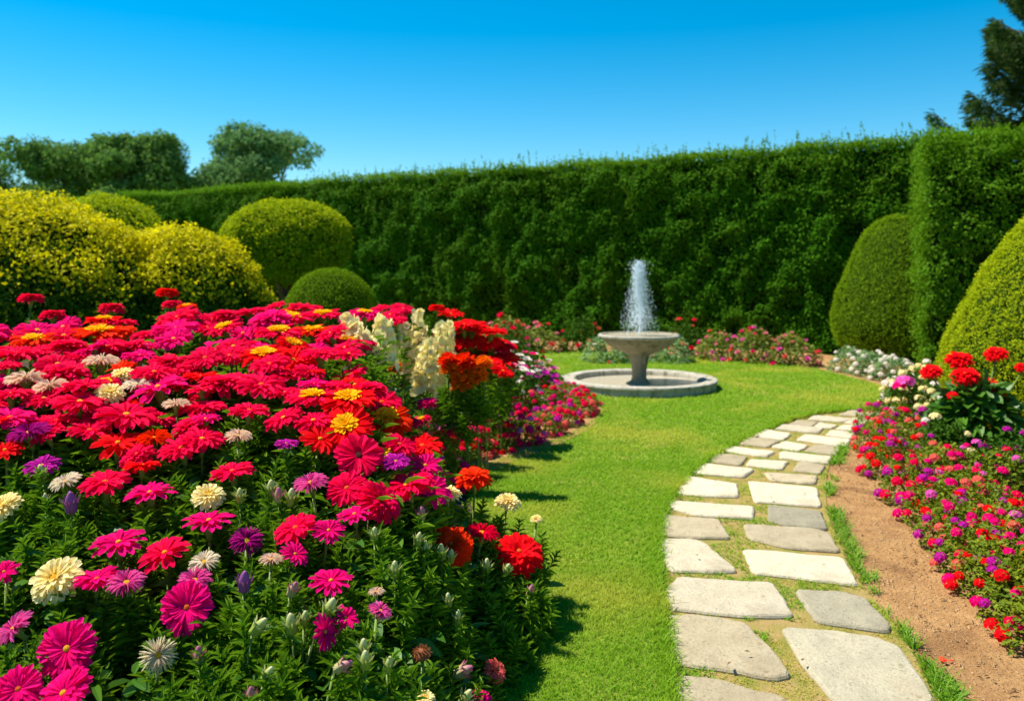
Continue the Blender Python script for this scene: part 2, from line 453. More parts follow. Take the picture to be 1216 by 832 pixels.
# the mound of the left bed: canopy depth by picture row, the soil lies about half a metre below it
DT_Y = [355, 365, 380, 400, 430, 480, 545, 640, 770, 832, 900]
DT_D = [6.1, 5.6, 5.0, 4.35, 3.8, 3.4, 3.1, 2.7, 2.25, 2.08, 1.95]
def depth(px, py):
    b = np.interp(py, DT_Y, DT_D)
    near = b * (1 + .33 * sstep(440, 630, px))
    far = np.minimum(b * (1 + .75 * sstep(430, 530, px)), np.maximum(7.1, b))
    k = sstep(470, 545, py)
    return far * (1 - k) + near * k
gx = np.linspace(-420, 640, 60); gy = np.concatenate([np.linspace(352, 400, 14), np.linspace(408, 940, 46)])
cpts = np.array([[P(x, y, depth(x, y)) for x in gx] for y in gy])            # rows far to near
soil_drop = np.array([[.42 + .3 * sstep(560, 640, x) for x in gx] for y in gy])
sg = cpts.copy(); sg[..., 2] = np.maximum((sg[..., 2] - soil_drop) * (1 - sstep(400, 590, gx))[None, :], .0) - .03 * sstep(560, 640, gx)[None, :]
far_row = sg[0].copy(); far_row[:, 1] += .9; far_row[:, 2] = .0
sg = np.concatenate([far_row[None], sg])
fl = sg.reshape(-1, 3); fl[:, 2] += .02 * vnoise(fl, .07, 5)
nr, nc = sg.shape[:2]
sf = []
for i in range(nr - 1):
    for j in range(nc - 1):
        a = i * nc + j
        sf += [(a, a + nc, a + nc + 1), (a, a + nc + 1, a + 1)]
smb = MB().add(fl, sf)
tag(smb.build('bed_mound', M['bed_soil']), 'mounded dark soil of the flower bed under the daisies', None, None, 'structure')
CF = cpts.reshape(-1, 3); SF = sg[1:].reshape(-1, 3)
def soil_z(x, y):
    k = np.argmin((SF[:, 0] - x) ** 2 + (SF[:, 1] - y) ** 2)
    return float(SF[k, 2])

# ------------------------------------------------------------------ grass
def blades(mb, pts, hmin, hmax, w, lean, mat=0):
    n = len(pts)
    az = rng.uniform(0, 2 * np.pi, n)
    ax = unit(np.column_stack([np.cos(az) * lean, np.sin(az) * lean, np.full(n, 1.0)]) + rng.normal(size=(n, 3)) * .12)
    nr_ = np.column_stack([np.cos(az), np.sin(az), np.full(n, .5)])
    return scatter(mb, BLADE, pts, ax, -nr_, rng.uniform(hmin, hmax, n), w, mat)

def spread_in(poly, dmin, dmax, per_m2, xlim=None):
    poly = np.asarray(poly)[:, :2]
    x0, x1 = max(poly[:, 0].min(), -.66 * dmax), min(poly[:, 0].max(), .66 * dmax)
    n = int((x1 - x0) * (dmax - dmin) * per_m2)
    x = rng.uniform(x0, x1, n); y = rng.uniform(dmin, dmax, n)
    k = inpoly(x, y, poly) & (np.abs(x) < .64 * y)
    return np.column_stack([x[k], y[k], np.zeros(k.sum())])

gmb = MB()
for d0, d1, den, w, h0, h1 in ((2.3, 4.2, 24000, .0030, .015, .038), (4.2, 6.5, 11000, .0045, .015, .04), (6.5, 9.5, 3600, .008, .02, .045), (9.5, 14, 1700, .012, .02, .045), (14, 20, 500, .02, .02, .05)):
    p = spread_in(lawn_poly, d0, d1, den); p[:, 2] = .026
    blades(gmb, p, h0, h1, w, .75)
# longer uncut fringe at the path edge
edge = np.array(lw)
for i in range(len(edge) - 1):
    a, b = edge[i], edge[i + 1]
    L = np.linalg.norm(b - a)
    n = int(L * (1500 if a[1] < 6 else 500))
    if n < 1: continue
    t = rng.uniform(0, 1, n)[:, None]
    q = a + (b - a) * t + np.column_stack([rng.normal(-.015, .022, (n, 2)), np.zeros(n)])
    q[:, 2] = .015
    blades(gmb, q, .03, .065, .004 if a[1] < 6 else .008, .7)
tag(gmb.build('grass', M['grass']), 'short mown grass blades covering the lawn', 'grass', None, 'stuff')

# ------------------------------------------------------------------ flagstones
def flagstone(pts, mat, label, z=.022):
    w = np.array([G(x, y, z)[:2] for x, y in pts])
    c = w.mean(0)
    w = w + unit(w - c) * .008
    # rounded, uneven outline
    n = len(w); out = []
    for i in range(n):
        a, b = w[i], w[(i + 1) % n]
        L = np.linalg.norm(b - a)
        cut = min(.020, L * .16)
        u = (b - a) / max(L, 1e-6)
        k = max(3, int(L / .04))
        for t in np.linspace(cut, L - cut, k):
            out.append(a + u * t)
    out = np.array(out); m = len(out)
    nse = vnoise(np.column_stack([out, np.zeros(m)]), .07, 11) * .006 + vnoise(np.column_stack([out, np.zeros(m)]), .025, 12) * .003
    rad = unit(out - c)
    out = out + rad * nse[:, None]
    rings = []
    for inset, zz in ((0.0, -.03), (-.001, z - .012), (.005, z - .004), (.014, z), (.05, z + .001), (.11, z + .002)):
        k = np.linalg.norm(out - c, axis=1)
        q = c + (out - c) * np.maximum(1 - inset / np.maximum(k, .05), .15)[:, None]
        zz_ = np.full(m, zz) + (.003 * vnoise(np.column_stack([q, np.zeros(m)]), .08, 4) if zz > 0.02 else 0)
        rings.append(np.column_stack([q - c, zz_]))
    v = np.concatenate(rings + [np.array([[0, 0, z + .002]])])
    f = []
    for r in range(len(rings) - 1):
        for i in range(m):
            a, b = r * m + i, r * m + (i + 1) % m
            f += [(a, b, b + m), (a, b + m, a + m)]
    e = (len(rings) - 1) * m
    f += [(e + i, e + (i + 1) % m, len(rings) * m) for i in range(m)]
    o = MB().add(v, f).build('flagstone', mat, None, (c[0], c[1], 0))
    area = .5 * np.sum(w[:, 0] * np.roll(w[:, 1], -1) - w[:, 1] * np.roll(w[:, 0], -1))
    if area < 0:
        o.data.flip_normals()
    return tag(o, label, 'flagstone', 'flagstones of the curving path'), w

Ws, Tn, Gr, Bl = M['stone_white'], M['stone_tan'], M['stone_grey'], M['stone_blue']
STONES = [
    ([(803, 801), (857, 806), (898, 818), (921, 821), (945, 836), (950, 870), (800, 870)], Tn, 'pale tan flagstone cut by the bottom of the view, beside the lawn edge'),
    ([(795, 729), (822, 728), (861, 732), (885, 739), (917, 769), (938, 799), (919, 803), (857, 791), (806, 785), (797, 770)], Tn, 'big brownish flagstone with a pitted face and dark front edge beside the lawn'),
    ([(806, 683), (885, 689), (917, 691), (926, 702), (942, 729), (898, 729), (857, 727), (797, 720), (788, 701)], Ws, 'wide cream flagstone directly behind the brownish pitted one'),
    ([(944, 699), (997, 700), (1027, 708), (1057, 739), (1053, 747), (1004, 740), (969, 735)], Gr, 'dark grey flagstone with a chipped corner next to the bare soil'),
    ([(928, 743), (988, 747), (1038, 754), (1066, 765), (1089, 797), (1110, 832), (1096, 838), (1000, 833), (985, 822), (953, 783)], Bl, 'largest blue-grey flagstone with a pale worn edge, in front of the dark grey one'),
    ([(882, 651), (917, 653), (1000, 661), (1019, 693), (954, 685), (896, 678)], Ws, 'long cream flagstone directly behind the dark grey chipped one'),
    ([(786, 638), (825, 639), (839, 645), (874, 675), (862, 677), (795, 675), (784, 651)], Ws, 'wedge-shaped white flagstone on the lawn side with a slanted right edge'),
    ([(884, 621), (966, 626), (984, 631), (997, 653), (936, 648), (890, 638)], Tn, 'pinkish cream flagstone on the soil side between a grey slab and a long white slab'),
    ([(786, 610), (853, 615), (867, 637), (816, 636), (786, 633)], Tn, 'greyish flagstone on the lawn side just behind the wedge-shaped white one'),
    ([(793, 593), (894, 600), (895, 614), (828, 610), (798, 602)], Ws, 'long thin cream flagstone on the lawn side, rounded at its lawn end'),
    ([(913, 598), (975, 606), (983, 627), (931, 621), (913, 616)], Gr, 'brown-grey flagstone on the soil side below the big square white slab'),
    ([(889, 570), (970, 578), (974, 600), (917, 595), (897, 594)], Ws, 'big squarish white flagstone on the soil side where the path starts to bend'),
    ([(814, 564), (874, 573), (876, 588), (839, 587), (802, 584)], Ws, 'cream flagstone with a cracked upper edge beside the lawn at the bend'),
    ([(908, 560), (970, 564), (968, 573), (917, 569)], Tn, 'narrow greyish flagstone right behind the big squarish white slab'),
    ([(837, 549), (895, 556), (883, 565), (821, 560)], Ws, 'bright white flagstone on the lawn side behind the cracked cream slab'),
    ([(851, 537), (887, 541), (880, 551), (840, 546)], Tn, 'small grey-tan flagstone at the lawn edge on the outer bend'),
    ([(891, 544), (936, 547), (928, 556), (886, 551)], Ws, 'bright white oblong flagstone in the middle of the bend'),
    ([(949, 547), (979, 551), (974, 561), (942, 557)], Tn, 'small greyish flagstone by the grass tufts on the inner bend'),
    ([(928, 535), (988, 541), (983, 549), (926, 542)], Ws, 'long white flagstone on the inner bend behind a small greyish one'),
    ([(868, 529), (920, 535), (910, 541), (858, 534)], Ws, 'long white flagstone at the lawn edge behind the small grey-tan one'),
    ([(933, 523), (960, 528), (949, 534), (917, 529)], Ws, 'diamond-shaped white flagstone mid-path beyond the bend'),
    ([(967, 527), (998, 530), (993, 539), (956, 534)], Tn, 'pale grey flagstone at the inner edge close to the first pink flowers'),
    ([(889, 518), (926, 523), (912, 529), (878, 526)], Tn, 'cream-grey flagstone at the lawn edge, seventh from the near end of that edge'),
    ([(956, 515), (1009, 521), (1004, 529), (947, 521)], Ws, 'long white flagstone touching the start of the flower border'),
    ([(907, 509), (940, 514), (930, 521), (894, 516)], Ws, 'white flagstone at the lawn edge where the path narrows'),
    ([(930, 503), (978, 507), (972, 513), (921, 508)], Ws, 'long bright flagstone at the lawn edge in the far narrow stretch'),
    ([(986, 510), (1014, 512), (1011, 519), (981, 515)], Ws, 'short white flagstone against the border in the far narrow stretch'),
    ([(972, 501), (995, 504), (986, 507.5), (967, 505)], Ws, 'smallest white flagstone in the far stretch of the path'),
    ([(947, 498), (972, 500), (965, 505), (937, 503)], Tn, 'small shadowy grey flagstone at the lawn edge in the far stretch'),
    ([(967, 492), (1011, 496), (1002, 500), (960, 497)], Ws, 'thin white flagstone near the far curve of the lawn'),
    ([(1009, 486), (1041, 489), (1034, 494), (997, 491.5)], Tn, 'farthest flagstone still showing beside the curved lawn tip'),
    ([(1014, 495.5), (1040, 496.5), (1024, 503), (1003, 500.5)], Ws, 'far white flagstone touching the purple flowers'),
    ([(1000, 504), (1024, 504), (1018, 510), (993, 508)], Ws, 'far cream flagstone against the flower border, beside the smallest one'),
    ([(1074, 466), (1105, 464), (1118, 473), (1082, 476)], Tn, 'lone pale flagstone showing behind the white flowers of the border'),
]
stone_polys = []
for pts, mat, label in STONES:
    o, w = flagstone(pts, mat, label)
    stone_polys.append(w)

# moss and short dry grass in the joints, tufts along the soil side
path_poly = np.array(lw[::-1] + [G(1300, 482), G(1120, 480)] + pr_)
jm = MB()
for d0, d1, den, w in ((2.3, 4.2, 11000, .0035), (4.2, 7, 5200, .005), (7, 10, 1500, .008)):
    p = spread_in(path_poly, d0, d1, den)
    k = np.ones(len(p), bool)
    for sp in stone_polys:
        c_ = sp.mean(0)
        k &= ~inpoly(p[:, 0], p[:, 1], c_ + (sp - c_) * (1 - .012 / max(np.linalg.norm(sp - c_, axis=1).mean(), .05)))
    p = p[k]
    dens = vnoise(p, .16, 21) + .5 * vnoise(p, .06, 22)
    p = p[dens > -.25]
    g = vnoise(p, .22, 23) > .05
    p[:, 2] = .003
    blades(jm, p[~g], .006, .018, w, 1.2, 0)
    blades(jm, p[g], .012, .036, w, .9, 1)
sr = np.array([G(*p) for p in smooth_line(strip_right, 5)])
pe = np.array(pr_)
n = 5200
idx = rng.uniform(0, len(pe) - 1.001, n); i0 = idx.astype(int); fr = (idx - i0)[:, None]
pa = pe[i0] * (1 - fr) + pe[i0 + 1] * fr
j = np.minimum(i0, len(sr) - 2); pb = sr[j] * (1 - fr) + sr[j + 1] * fr
u = rng.beta(1.2, 1.8, n)[:, None]
q = pa * (1 - u) + pb * u
keep = (vnoise(q, .3, 31) + .4 * vnoise(q, .08, 32) - .6 * (u[:, 0] - .35)) > -.12
q = q[keep]; q[:, 2] = .0
blades(jm, q, .03, .075, np.where(q[:, 1] < 5, .005, .009), .8, 2)
tag(jm.build('grass', [M['dry_grass'], M['grass'], M['tuft']]), 'moss and sparse grass growing in the joints and along the path edge', 'grass', None, 'stuff')

# clods and crumbs on the bare soil
cm = MB()
ICO_V = np.array([(1, 0, 0), (-1, 0, 0), (0, 1, 0), (0, -1, 0), (0, 0, 1), (0, 0, -1)], float)
ICO_F = np.array([(0, 2, 4), (2, 1, 4), (1, 3, 4), (3, 0, 4), (2, 0, 5), (1, 2, 5), (3, 1, 5), (0, 3, 5)])
p = spread_in(soil_poly, 2.3, 8, 2200)
k = rng.uniform(size=len(p)) < np.clip(4.0 / p[:, 1], 0, 1)
p = p[k]
sz = rng.gamma(1.6, .0015, len(p)) + .001
v = ICO_V[None] * sz[:, None, None] * rng.uniform(.5, 1.4, (len(p), 6, 3)) + p[:, None]
cm.add(v.reshape(-1, 3), (ICO_F[None] + (np.arange(len(p)) * 6)[:, None, None]).reshape(-1, 3))
tag(cm.build('gravel', M['clod']), 'crumbs and small clods lying on the bare tan soil', 'soil crumbs', None, 'stuff')

lb = MB()
p = spread_in(soil_poly, 2.3, 7, 90)
a = rng.uniform(0, 6.28, len(p)); p[:, 2] = .006
scatter(lb, LEAF, p, np.column_stack([np.cos(a), np.sin(a), rng.uniform(-.1, .35, len(p))]), np.array([0, 0, 1.0]) + rdir(len(p)) * .4, rng.uniform(.012, .035, len(p)), rng.uniform(.006, .014, len(p)))
p = np.concatenate([spread_in(lawn_poly, 2.5, 7, 3), spread_in(path_poly, 2.5, 6, 5)])
a = rng.uniform(0, 6.28, len(p)); p[:, 2] = .045
scatter(lb, LEAF, p, np.column_stack([np.cos(a), np.sin(a), rng.uniform(-.1, .2, len(p))]), np.array([0, 0, 1.0]) + rdir(len(p)) * .3, rng.uniform(.015, .03, len(p)), .012)
M['dry_leaf'] = leaf_mat('dry_leaf', (.10, .055, .02), (.26, .15, .06), .1, .8, .1)
tag(lb.build('leaves', M['dry_leaf']), 'scattered bits of dry brown leaf on soil and path', 'dry leaves', None, 'stuff')
pm = MB(); g_ = G(1121, 786)
for k in range(5):
    a = k * 1.3
    scatter(pm, PETAL, np.array([[.016 * math.cos(a * 2), .009 * math.sin(a * 3), .006 + .002 * k]]), np.array([math.cos(a), math.sin(a), .12]), (0, 0, 1), .022, .013)
tag(pm.build('fallen_bloom', leaf_mat('fallen_petal', (.75, .03, .015), (.85, .06, .03), .3, .6, .1), None, (g_[0], g_[1], 0)), 'few red petals fallen on the bare soil near the largest flagstone', 'petals')

# ------------------------------------------------------------------ hedges, topiary, shrubs, trees
def hedge_face(mb, a, b, z0, z1, n, mat, leaf=.065, amp=.16, clump=.38, hole=-.45, seed=0, up=.35, top_mat=None, top_band=.5, bend=None):
    """leaves over an upright face from ground point a to b"""
    a = np.array([*a, 0.0]); b = np.array([*b, 0.0])
    t = rng.uniform(0, 1, n); z = rng.uniform(z0, z1, n)
    base = a + (b - a) * t[:, None]; base[:, 2] = z
    nor = unit(np.cross(b - a, (0, 0, 1)))
    if nor[1] > 0 and abs(nor[1]) > .2: nor = -nor
    e = .05
    f = lambda q: vnoise(q, clump, seed) + .55 * vnoise(q, clump * .42, seed + 1)
    h = f(base)
    tan = unit(b - a)
    gu = (f(base + tan * e) - h) / e; gv = (f(base + np.array([0, 0, e])) - h) / e
    k = h + .5 * rng.normal(size=n) > hole
    base, h, gu, gv, z = base[k], h[k], gu[k], gv[k], z[k]; m = len(base)
    roundtop = np.clip((z - (z1 - .35)) / .35, 0, 1) ** 2 * .35
    pos = base + nor * (amp * h - roundtop + rng.normal(0, .03, m))[:, None]
    nn = unit(nor * 1.0 - tan * (gu * amp * .8)[:, None] - np.array([0, 0, 1]) * (gv * amp * .8)[:, None] + np.array([0, 0, up]) + rdir(m) * .65)
    ax = unit(np.cross(nn, rdir(m)) + np.array([0, 0, -.25]) + nor * .3)
    mt = 0
    s = leaf * rng.uniform(.7, 1.3, m)
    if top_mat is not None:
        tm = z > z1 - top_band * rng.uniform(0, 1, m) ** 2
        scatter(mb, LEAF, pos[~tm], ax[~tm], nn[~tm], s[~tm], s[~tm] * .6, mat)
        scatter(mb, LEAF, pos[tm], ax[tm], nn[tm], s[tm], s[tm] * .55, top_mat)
    else:
        scatter(mb, LEAF, pos, ax, nn, s, s * .6, mat)
    return nor

def sprigs(mb, a, b, z, n, hmin, hmax, mat, depth_=.9, leaf=.05):
    a = np.array([*a, 0.0]); b = np.array([*b, 0.0])
    back = unit(np.cross((0, 0, 1), b - a)); back = back if back[1] > 0 else -back
    for _ in range(n):
        p = a + (b - a) * rng.uniform() + back * rng.uniform(.15, depth_); p[2] = z - .12
        h = rng.uniform(hmin, hmax) * rng.uniform(.5, 1.0)
        k = int(5 + h / .018)
        tt = rng.uniform(.0, 1, k)
        lean = rng.normal(0, .16, 3); lean[2] = 1
        pos = p + np.outer(tt * (h + .12), unit(lean))
        az = rng.uniform(0, 6.28, k)
        ax = np.column_stack([np.cos(az), np.sin(az), rng.uniform(.6, 1.6, k)])
        scatter(mb, LEAF, pos, ax, np.column_stack([-np.cos(az), -np.sin(az), np.full(k, 1.0)]), leaf * (1.15 - .5 * tt), leaf * .45, mat)

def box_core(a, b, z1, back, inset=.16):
    """solid dark hedge core; shade between the leaves is put into its colour"""
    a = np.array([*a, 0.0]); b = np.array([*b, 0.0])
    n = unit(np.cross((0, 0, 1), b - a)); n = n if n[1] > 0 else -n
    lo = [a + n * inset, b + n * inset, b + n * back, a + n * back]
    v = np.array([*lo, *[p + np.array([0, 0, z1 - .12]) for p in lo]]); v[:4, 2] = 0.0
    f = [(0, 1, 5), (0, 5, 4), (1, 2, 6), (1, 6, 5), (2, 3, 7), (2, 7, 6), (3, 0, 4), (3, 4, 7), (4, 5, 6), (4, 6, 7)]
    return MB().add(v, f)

def hedge_top(mb, a, b, z, back, n, mat, leaf=.06, seed=3):
    a = np.array([*a, 0.0]); b = np.array([*b, 0.0])
    nb = unit(np.cross((0, 0, 1), b - a)); nb = nb if nb[1] > 0 else -nb
    p = a + (b - a) * rng.uniform(0, 1, n)[:, None] + nb * rng.uniform(.0, back, n)[:, None]
    p[:, 2] = z + .09 * vnoise(p, .5, seed) + rng.normal(0, .045, n)
    az = rng.uniform(0, 6.28, n)
    ax = np.column_stack([np.cos(az), np.sin(az), rng.uniform(-.1, 1.2, n)])
    s = leaf * rng.uniform(.7, 1.3, n)
    scatter(mb, LEAF, p, ax, np.column_stack([-np.cos(az), -np.sin(az), np.full(n, 1.0)]) + rdir(n) * .4, s, s * .5, mat)

# the tall hedge across the back
HA, HB = (-15.5, 27.6), (8.0, 13.6)
HZT = 3.72
hroot = thing('hedge', 'tall dense dark green hedge running across the back behind the fountain', 'hedge', ((HA[0] + HB[0]) / 2, (HA[1] + HB[1]) / 2, 0))
def local(mb, root):
    off = np.array(root.location)
    mb.v = [v - off for v in mb.v]
    return mb
fm = MB()
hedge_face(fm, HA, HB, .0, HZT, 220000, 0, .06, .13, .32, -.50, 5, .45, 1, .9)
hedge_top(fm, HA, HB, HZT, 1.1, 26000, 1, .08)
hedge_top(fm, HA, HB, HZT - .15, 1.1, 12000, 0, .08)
local(fm, hroot).build('foliage', [M['hedge'], M['hedge_tip_lit_end']], hroot)
local(box_core(HA, HB, HZT, 1.3, .17), hroot).build('branches', M['hedge_in'], hroot)  # one solid core box; gap shade lies in its colour
sm_ = MB()
sprigs(sm_, (-6, 22), HB, HZT, 330, .14, .46, 0, .7, .06)
sprigs(sm_, HA, (-6, 22), HZT, 70, .08, .24, 0, .8, .06)
local(sm_, hroot).build('sprigs', M['hedge_tip_lit_end'], hroot)

# the cut end of a second hedge on the right
RA, RB, RC = (5.90, 12.05), (11.7, 9.3), (6.95, 14.4)
RZT = 3.42
rroot = thing('hedge', 'square-cut bright green hedge end beside the smooth cone topiary', 'hedge', (8.0, 11.5, 0))
fm = MB()
hedge_face(fm, RA, RB, .0, RZT, 42000, 0, .055, .12, .24, -.5, 15, .35, 1, .7)
n = 9000   # end face towards the lawn; paler leaves put its sunlight into the colour
a3, c3 = np.array([*RA, 0.0]), np.array([*RC, 0.0])
p = a3 + (c3 - a3) * rng.uniform(0, 1, n)[:, None]; p[:, 2] = rng.uniform(0, RZT, n)
ln = unit(np.array([-(c3 - a3)[1], (c3 - a3)[0], 0]))
p += ln * (.17 * vnoise(p, .28, 9) + rng.normal(0, .045, n))[:, None]
nn = unit(ln + np.array([0, 0, .4]) + rdir(n) * .6)
scatter(fm, LEAF, p, np.cross(nn, rdir(n)) + np.array([0, 0, .3]), nn, .055, .03, 1)
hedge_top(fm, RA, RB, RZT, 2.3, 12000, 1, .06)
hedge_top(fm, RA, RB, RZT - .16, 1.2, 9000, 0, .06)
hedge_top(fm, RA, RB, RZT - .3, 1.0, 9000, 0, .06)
local(fm, rroot).build('foliage', [M['conif_hedge'], M['hedge_tip_lit_end']], rroot)
core = MB()
q = [np.array([*RA]) + (.16, .08), np.array([*RB]) + (.1, .15), np.array([12.5, 12.0]), np.array([*RC]) + (.16, .0)]
v = np.array([[*x, 0] for x in q] + [[*x, RZT - .42] for x in q])
core.add(v, [(0, 1, 5), (0, 5, 4), (1, 2, 6), (1, 6, 5), (2, 3, 7), (2, 7, 6), (3, 0, 4), (3, 4, 7), (4, 5, 6), (4, 6, 7)])
local(core, rroot).build('branches', M['hedge_in'], rroot)  # solid block behind the leaves, dark colour stands for shade
sm_ = MB(); sprigs(sm_, RA, RB, RZT, 150, .08, .24, 0, 1.2, .05)
local(sm_, rroot).build('sprigs', M['hedge_tip_lit_end'], rroot)

def shell(fun, n, seed=0):
    """points and normals on a surface of revolution: fun(v in 0..1) -> (radius, z)"""
    vs = np.linspace(0, 1, 160); rz = np.array([fun(x) for x in vs])
    seg = np.hypot(np.diff(rz[:, 0]), np.diff(rz[:, 1])) * (rz[1:, 0] + rz[:-1, 0]) * .5 + 1e-6
    cdf = np.concatenate([[0], np.cumsum(seg)]); cdf /= cdf[-1]
    vv = np.interp(rng.uniform(0, 1, n), cdf, vs)
    r = np.interp(vv, vs, rz[:, 0]); z = np.interp(vv, vs, rz[:, 1])
    dr = np.interp(vv, vs, np.gradient(rz[:, 0], vs)); dz = np.interp(vv, vs, np.gradient(rz[:, 1], vs))
    az = rng.uniform(0, 2 * np.pi, n)
    pos = np.column_stack([r * np.cos(az), r * np.sin(az), z])
    nor = unit(np.column_stack([dz * np.cos(az), dz * np.sin(az), -dr]))
    return pos, nor

def topiary(name, label, cat, base, fun, n, mat, leaf, amp, clump, core_mat, group=None, second=None, share=0.0, updir=.2, rand=.75, seed=1):
    root = thing(name, label, cat, base, group)
    pos, nor = shell(fun, n)
    wp = pos + np.array(base)
    h = vnoise(wp, clump, seed) + .5 * vnoise(wp, clump * .4, seed + 1)
    pos = pos + nor * (amp * h + rng.normal(0, leaf * .35, n))[:, None]
    nn = unit(nor + np.array([0, 0, updir]) + rdir(n) * rand)
    ax = unit(np.cross(nn, rdir(n)) + nor * .35 + np.array([0, 0, .2]))
    s = leaf * rng.uniform(.7, 1.3, n)
    mb = MB()
    if second is None:
        scatter(mb, LEAF, pos, ax, nn, s, s * .55)
        mats = [mat]
    else:
        pick = second(pos, nor, h)
        scatter(mb, LEAF, pos[~pick], ax[~pick], nn[~pick], s[~pick], s[~pick] * .55, 0)
        scatter(mb, LEAF, pos[pick] + nor[pick] * leaf * .4, ax[pick], nn[pick], s[pick], s[pick] * .6, 1)
        mats = [mat, share]
    mb.build('foliage', mats, root)
    cm_ = MB()
    prof = np.array([fun(x) for x in np.linspace(0, 1, 24)])
    c = np.array([0, prof[:, 1].mean()])
    prof = c + (prof - c) * .93; prof[:, 0] = np.maximum(prof[:, 0] - leaf * .6, .001)
    lathe(cm_, prof, 40)
    cm_.build('branches', core_mat, root)  # solid shell under the leaves; its dark colour paints the gap shade
    return root

def ell(rx, rz, zc, z0=None, p=2.0):
    lo = -1.0 if z0 is None else max((z0 - zc) / rz, -.999)
    def f(v):
        s = lo + (1 - lo) * v
        s = min(max(s, -1), 1)
        return (rx * (1 - abs(s) ** p) ** (1 / p), zc + rz * s)
    return f
def profile(pts):
    q = smooth_line(pts, 8)
    tt = np.linspace(0, 1, len(q))
    return lambda v: (float(np.interp(v, tt, q[:, 0])), float(np.interp(v, tt, q[:, 1])))

M['clip_in'] = rough_mat('topiary_inside', (.02, .04, .004), (.03, .055, .006), 9, bump=.5, spec=.0)  # dark core colour, shade behind clipped leaves painted in
# smooth egg-shaped yew at the hedge corner
d = 14.2; bx = (1076 - CX) / F * d
topiary('topiary', 'smooth egg-shaped clipped green topiary between the tall hedge and the hedge end', 'topiary', (bx, d, 0),
        profile([(.85, .12), (1.08, .25), (1.17, .55), (1.12, .95), (.98, 1.4), (.78, 1.85), (.58, 2.18), (.32, 2.36), (.02, 2.40)]), 42000, M['clip'], .032, .03, .18, M['clip_in'])
# golden cone at the right edge
d = 7.6; bx = (1284 - CX) / F * d
topiary('topiary', 'large yellow-green cone topiary behind the red flat-topped flowers', 'topiary', (bx, d, 0),
        profile([(.95, .05), (1.08, .3), (1.13, .65), (1.02, 1.0), (.80, 1.42), (.58, 1.78), (.36, 2.1), (.16, 2.32), (.02, 2.4)]), 60000, M['clip_gold'], .026, .035, .12, M['clip_in'])
# golden ball on a trunk
d = 14.0; bx = (342 - CX) / F * d
gold_lit_top = lambda pos, nor, h: (nor[:, 2] * 1.1 + .35 * h + .3 * rng.normal(size=len(h))) > .12  # paler gold on upward-facing leaves: sunlit top put into leaf colour
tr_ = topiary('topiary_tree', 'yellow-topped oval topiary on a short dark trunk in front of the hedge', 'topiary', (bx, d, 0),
        ell(1.02, .66, 1.93, None, 2.2), 26000, M['clip'], .05, .05, .25, M['clip_in'], None, gold_lit_top, M['clip_gold'])
tb = MB(); tube(tb, [(-.05, 0, 0), (-.02, .02, .6), (.0, 0, 1.1), (.03, 0, 1.6)], [.15, .12, .12, .10], 10)
for az in range(6):
    a = az * 1.05 + .3
    tube(tb, [(0, 0, .75 + .08 * (az % 3)), (.25 * math.cos(a), .25 * math.sin(a), 1.15), (.5 * math.cos(a), .5 * math.sin(a), 1.5)], [.06, .045, .03], 6)
tb.build('trunk', M['bark'], tr_, smooth=True)
# low green dome
d = 11.0; bx = (393 - CX) / F * d
topiary('topiary', 'low smooth green dome topiary in front of the oval topiary tree', 'topiary', (bx, d, 0),
        ell(.60, .74, .76, .03, 2.2), 30000, M['clip'], .026, .012, .12, M['clip_in'])

def blob_shrub(name, label, blobs, base, n, mats, leaf, pick, core_mat, core_k=.90, cat='shrub', flowers=None, clump=.36, amp=.09):
    """a shrub grown as several lobes; leaves buried inside another lobe are dropped"""
    root = thing(name, label, cat, base)
    B = np.array(blobs, float)         # cx, cy, cz, rx, ry, rz
    w = B[:, 3] * B[:, 5]; cnt = (n * w / w.sum()).astype(int)
    mb = MB(); core = MB()
    for i, (c, r, m) in enumerate(zip(B[:, :3], B[:, 3:], cnt)):
        u = rdir(m)
        nor = unit(u / r)
        pos = c + u * r
        h = vnoise(pos + 7 * i, clump, 40 + i) + .5 * vnoise(pos, clump * .4, 50 + i)
        pos = pos + nor * (amp * h + rng.normal(0, .035, m))[:, None]
        k = pos[:, 2] > .02
        for j in range(len(B)):
            if j != i:
                k &= (((pos - B[j, :3]) / (B[j, 3:] * .95)) ** 2).sum(1) > 1
        pos, nor, h = pos[k], nor[k], h[k]; m = len(pos)
        nn = unit(nor + np.array([0, 0, .25]) + rdir(m) * .75)
        ax = unit(np.cross(nn, rdir(m)) + nor * .4)
        s = leaf * rng.uniform(.7, 1.35, m)
        g = pick(pos, nor, h)
        scatter(mb, LEAF, pos[~g], ax[~g], nn[~g], s[~g], s[~g] * .55, 0)
        scatter(mb, LEAF, pos[g] + nor[g] * .03, ax[g], nn[g], s[g], s[g] * .6, 1)
        th = np.linspace(.02, np.pi - .02, 14)
        lm = MB(); lathe(lm, np.column_stack([np.sin(th), -np.cos(th)]), 24)
        v = lm.v[0] * r * core_k + c
        v[:, 2] = np.maximum(v[:, 2], 0)
        core.add(v, lm.f[0])
    mb.build('foliage', mats, root)
    core.build('branches', core_mat, root)  # solid lobes, shade between leaves painted by their dark colour
    return root

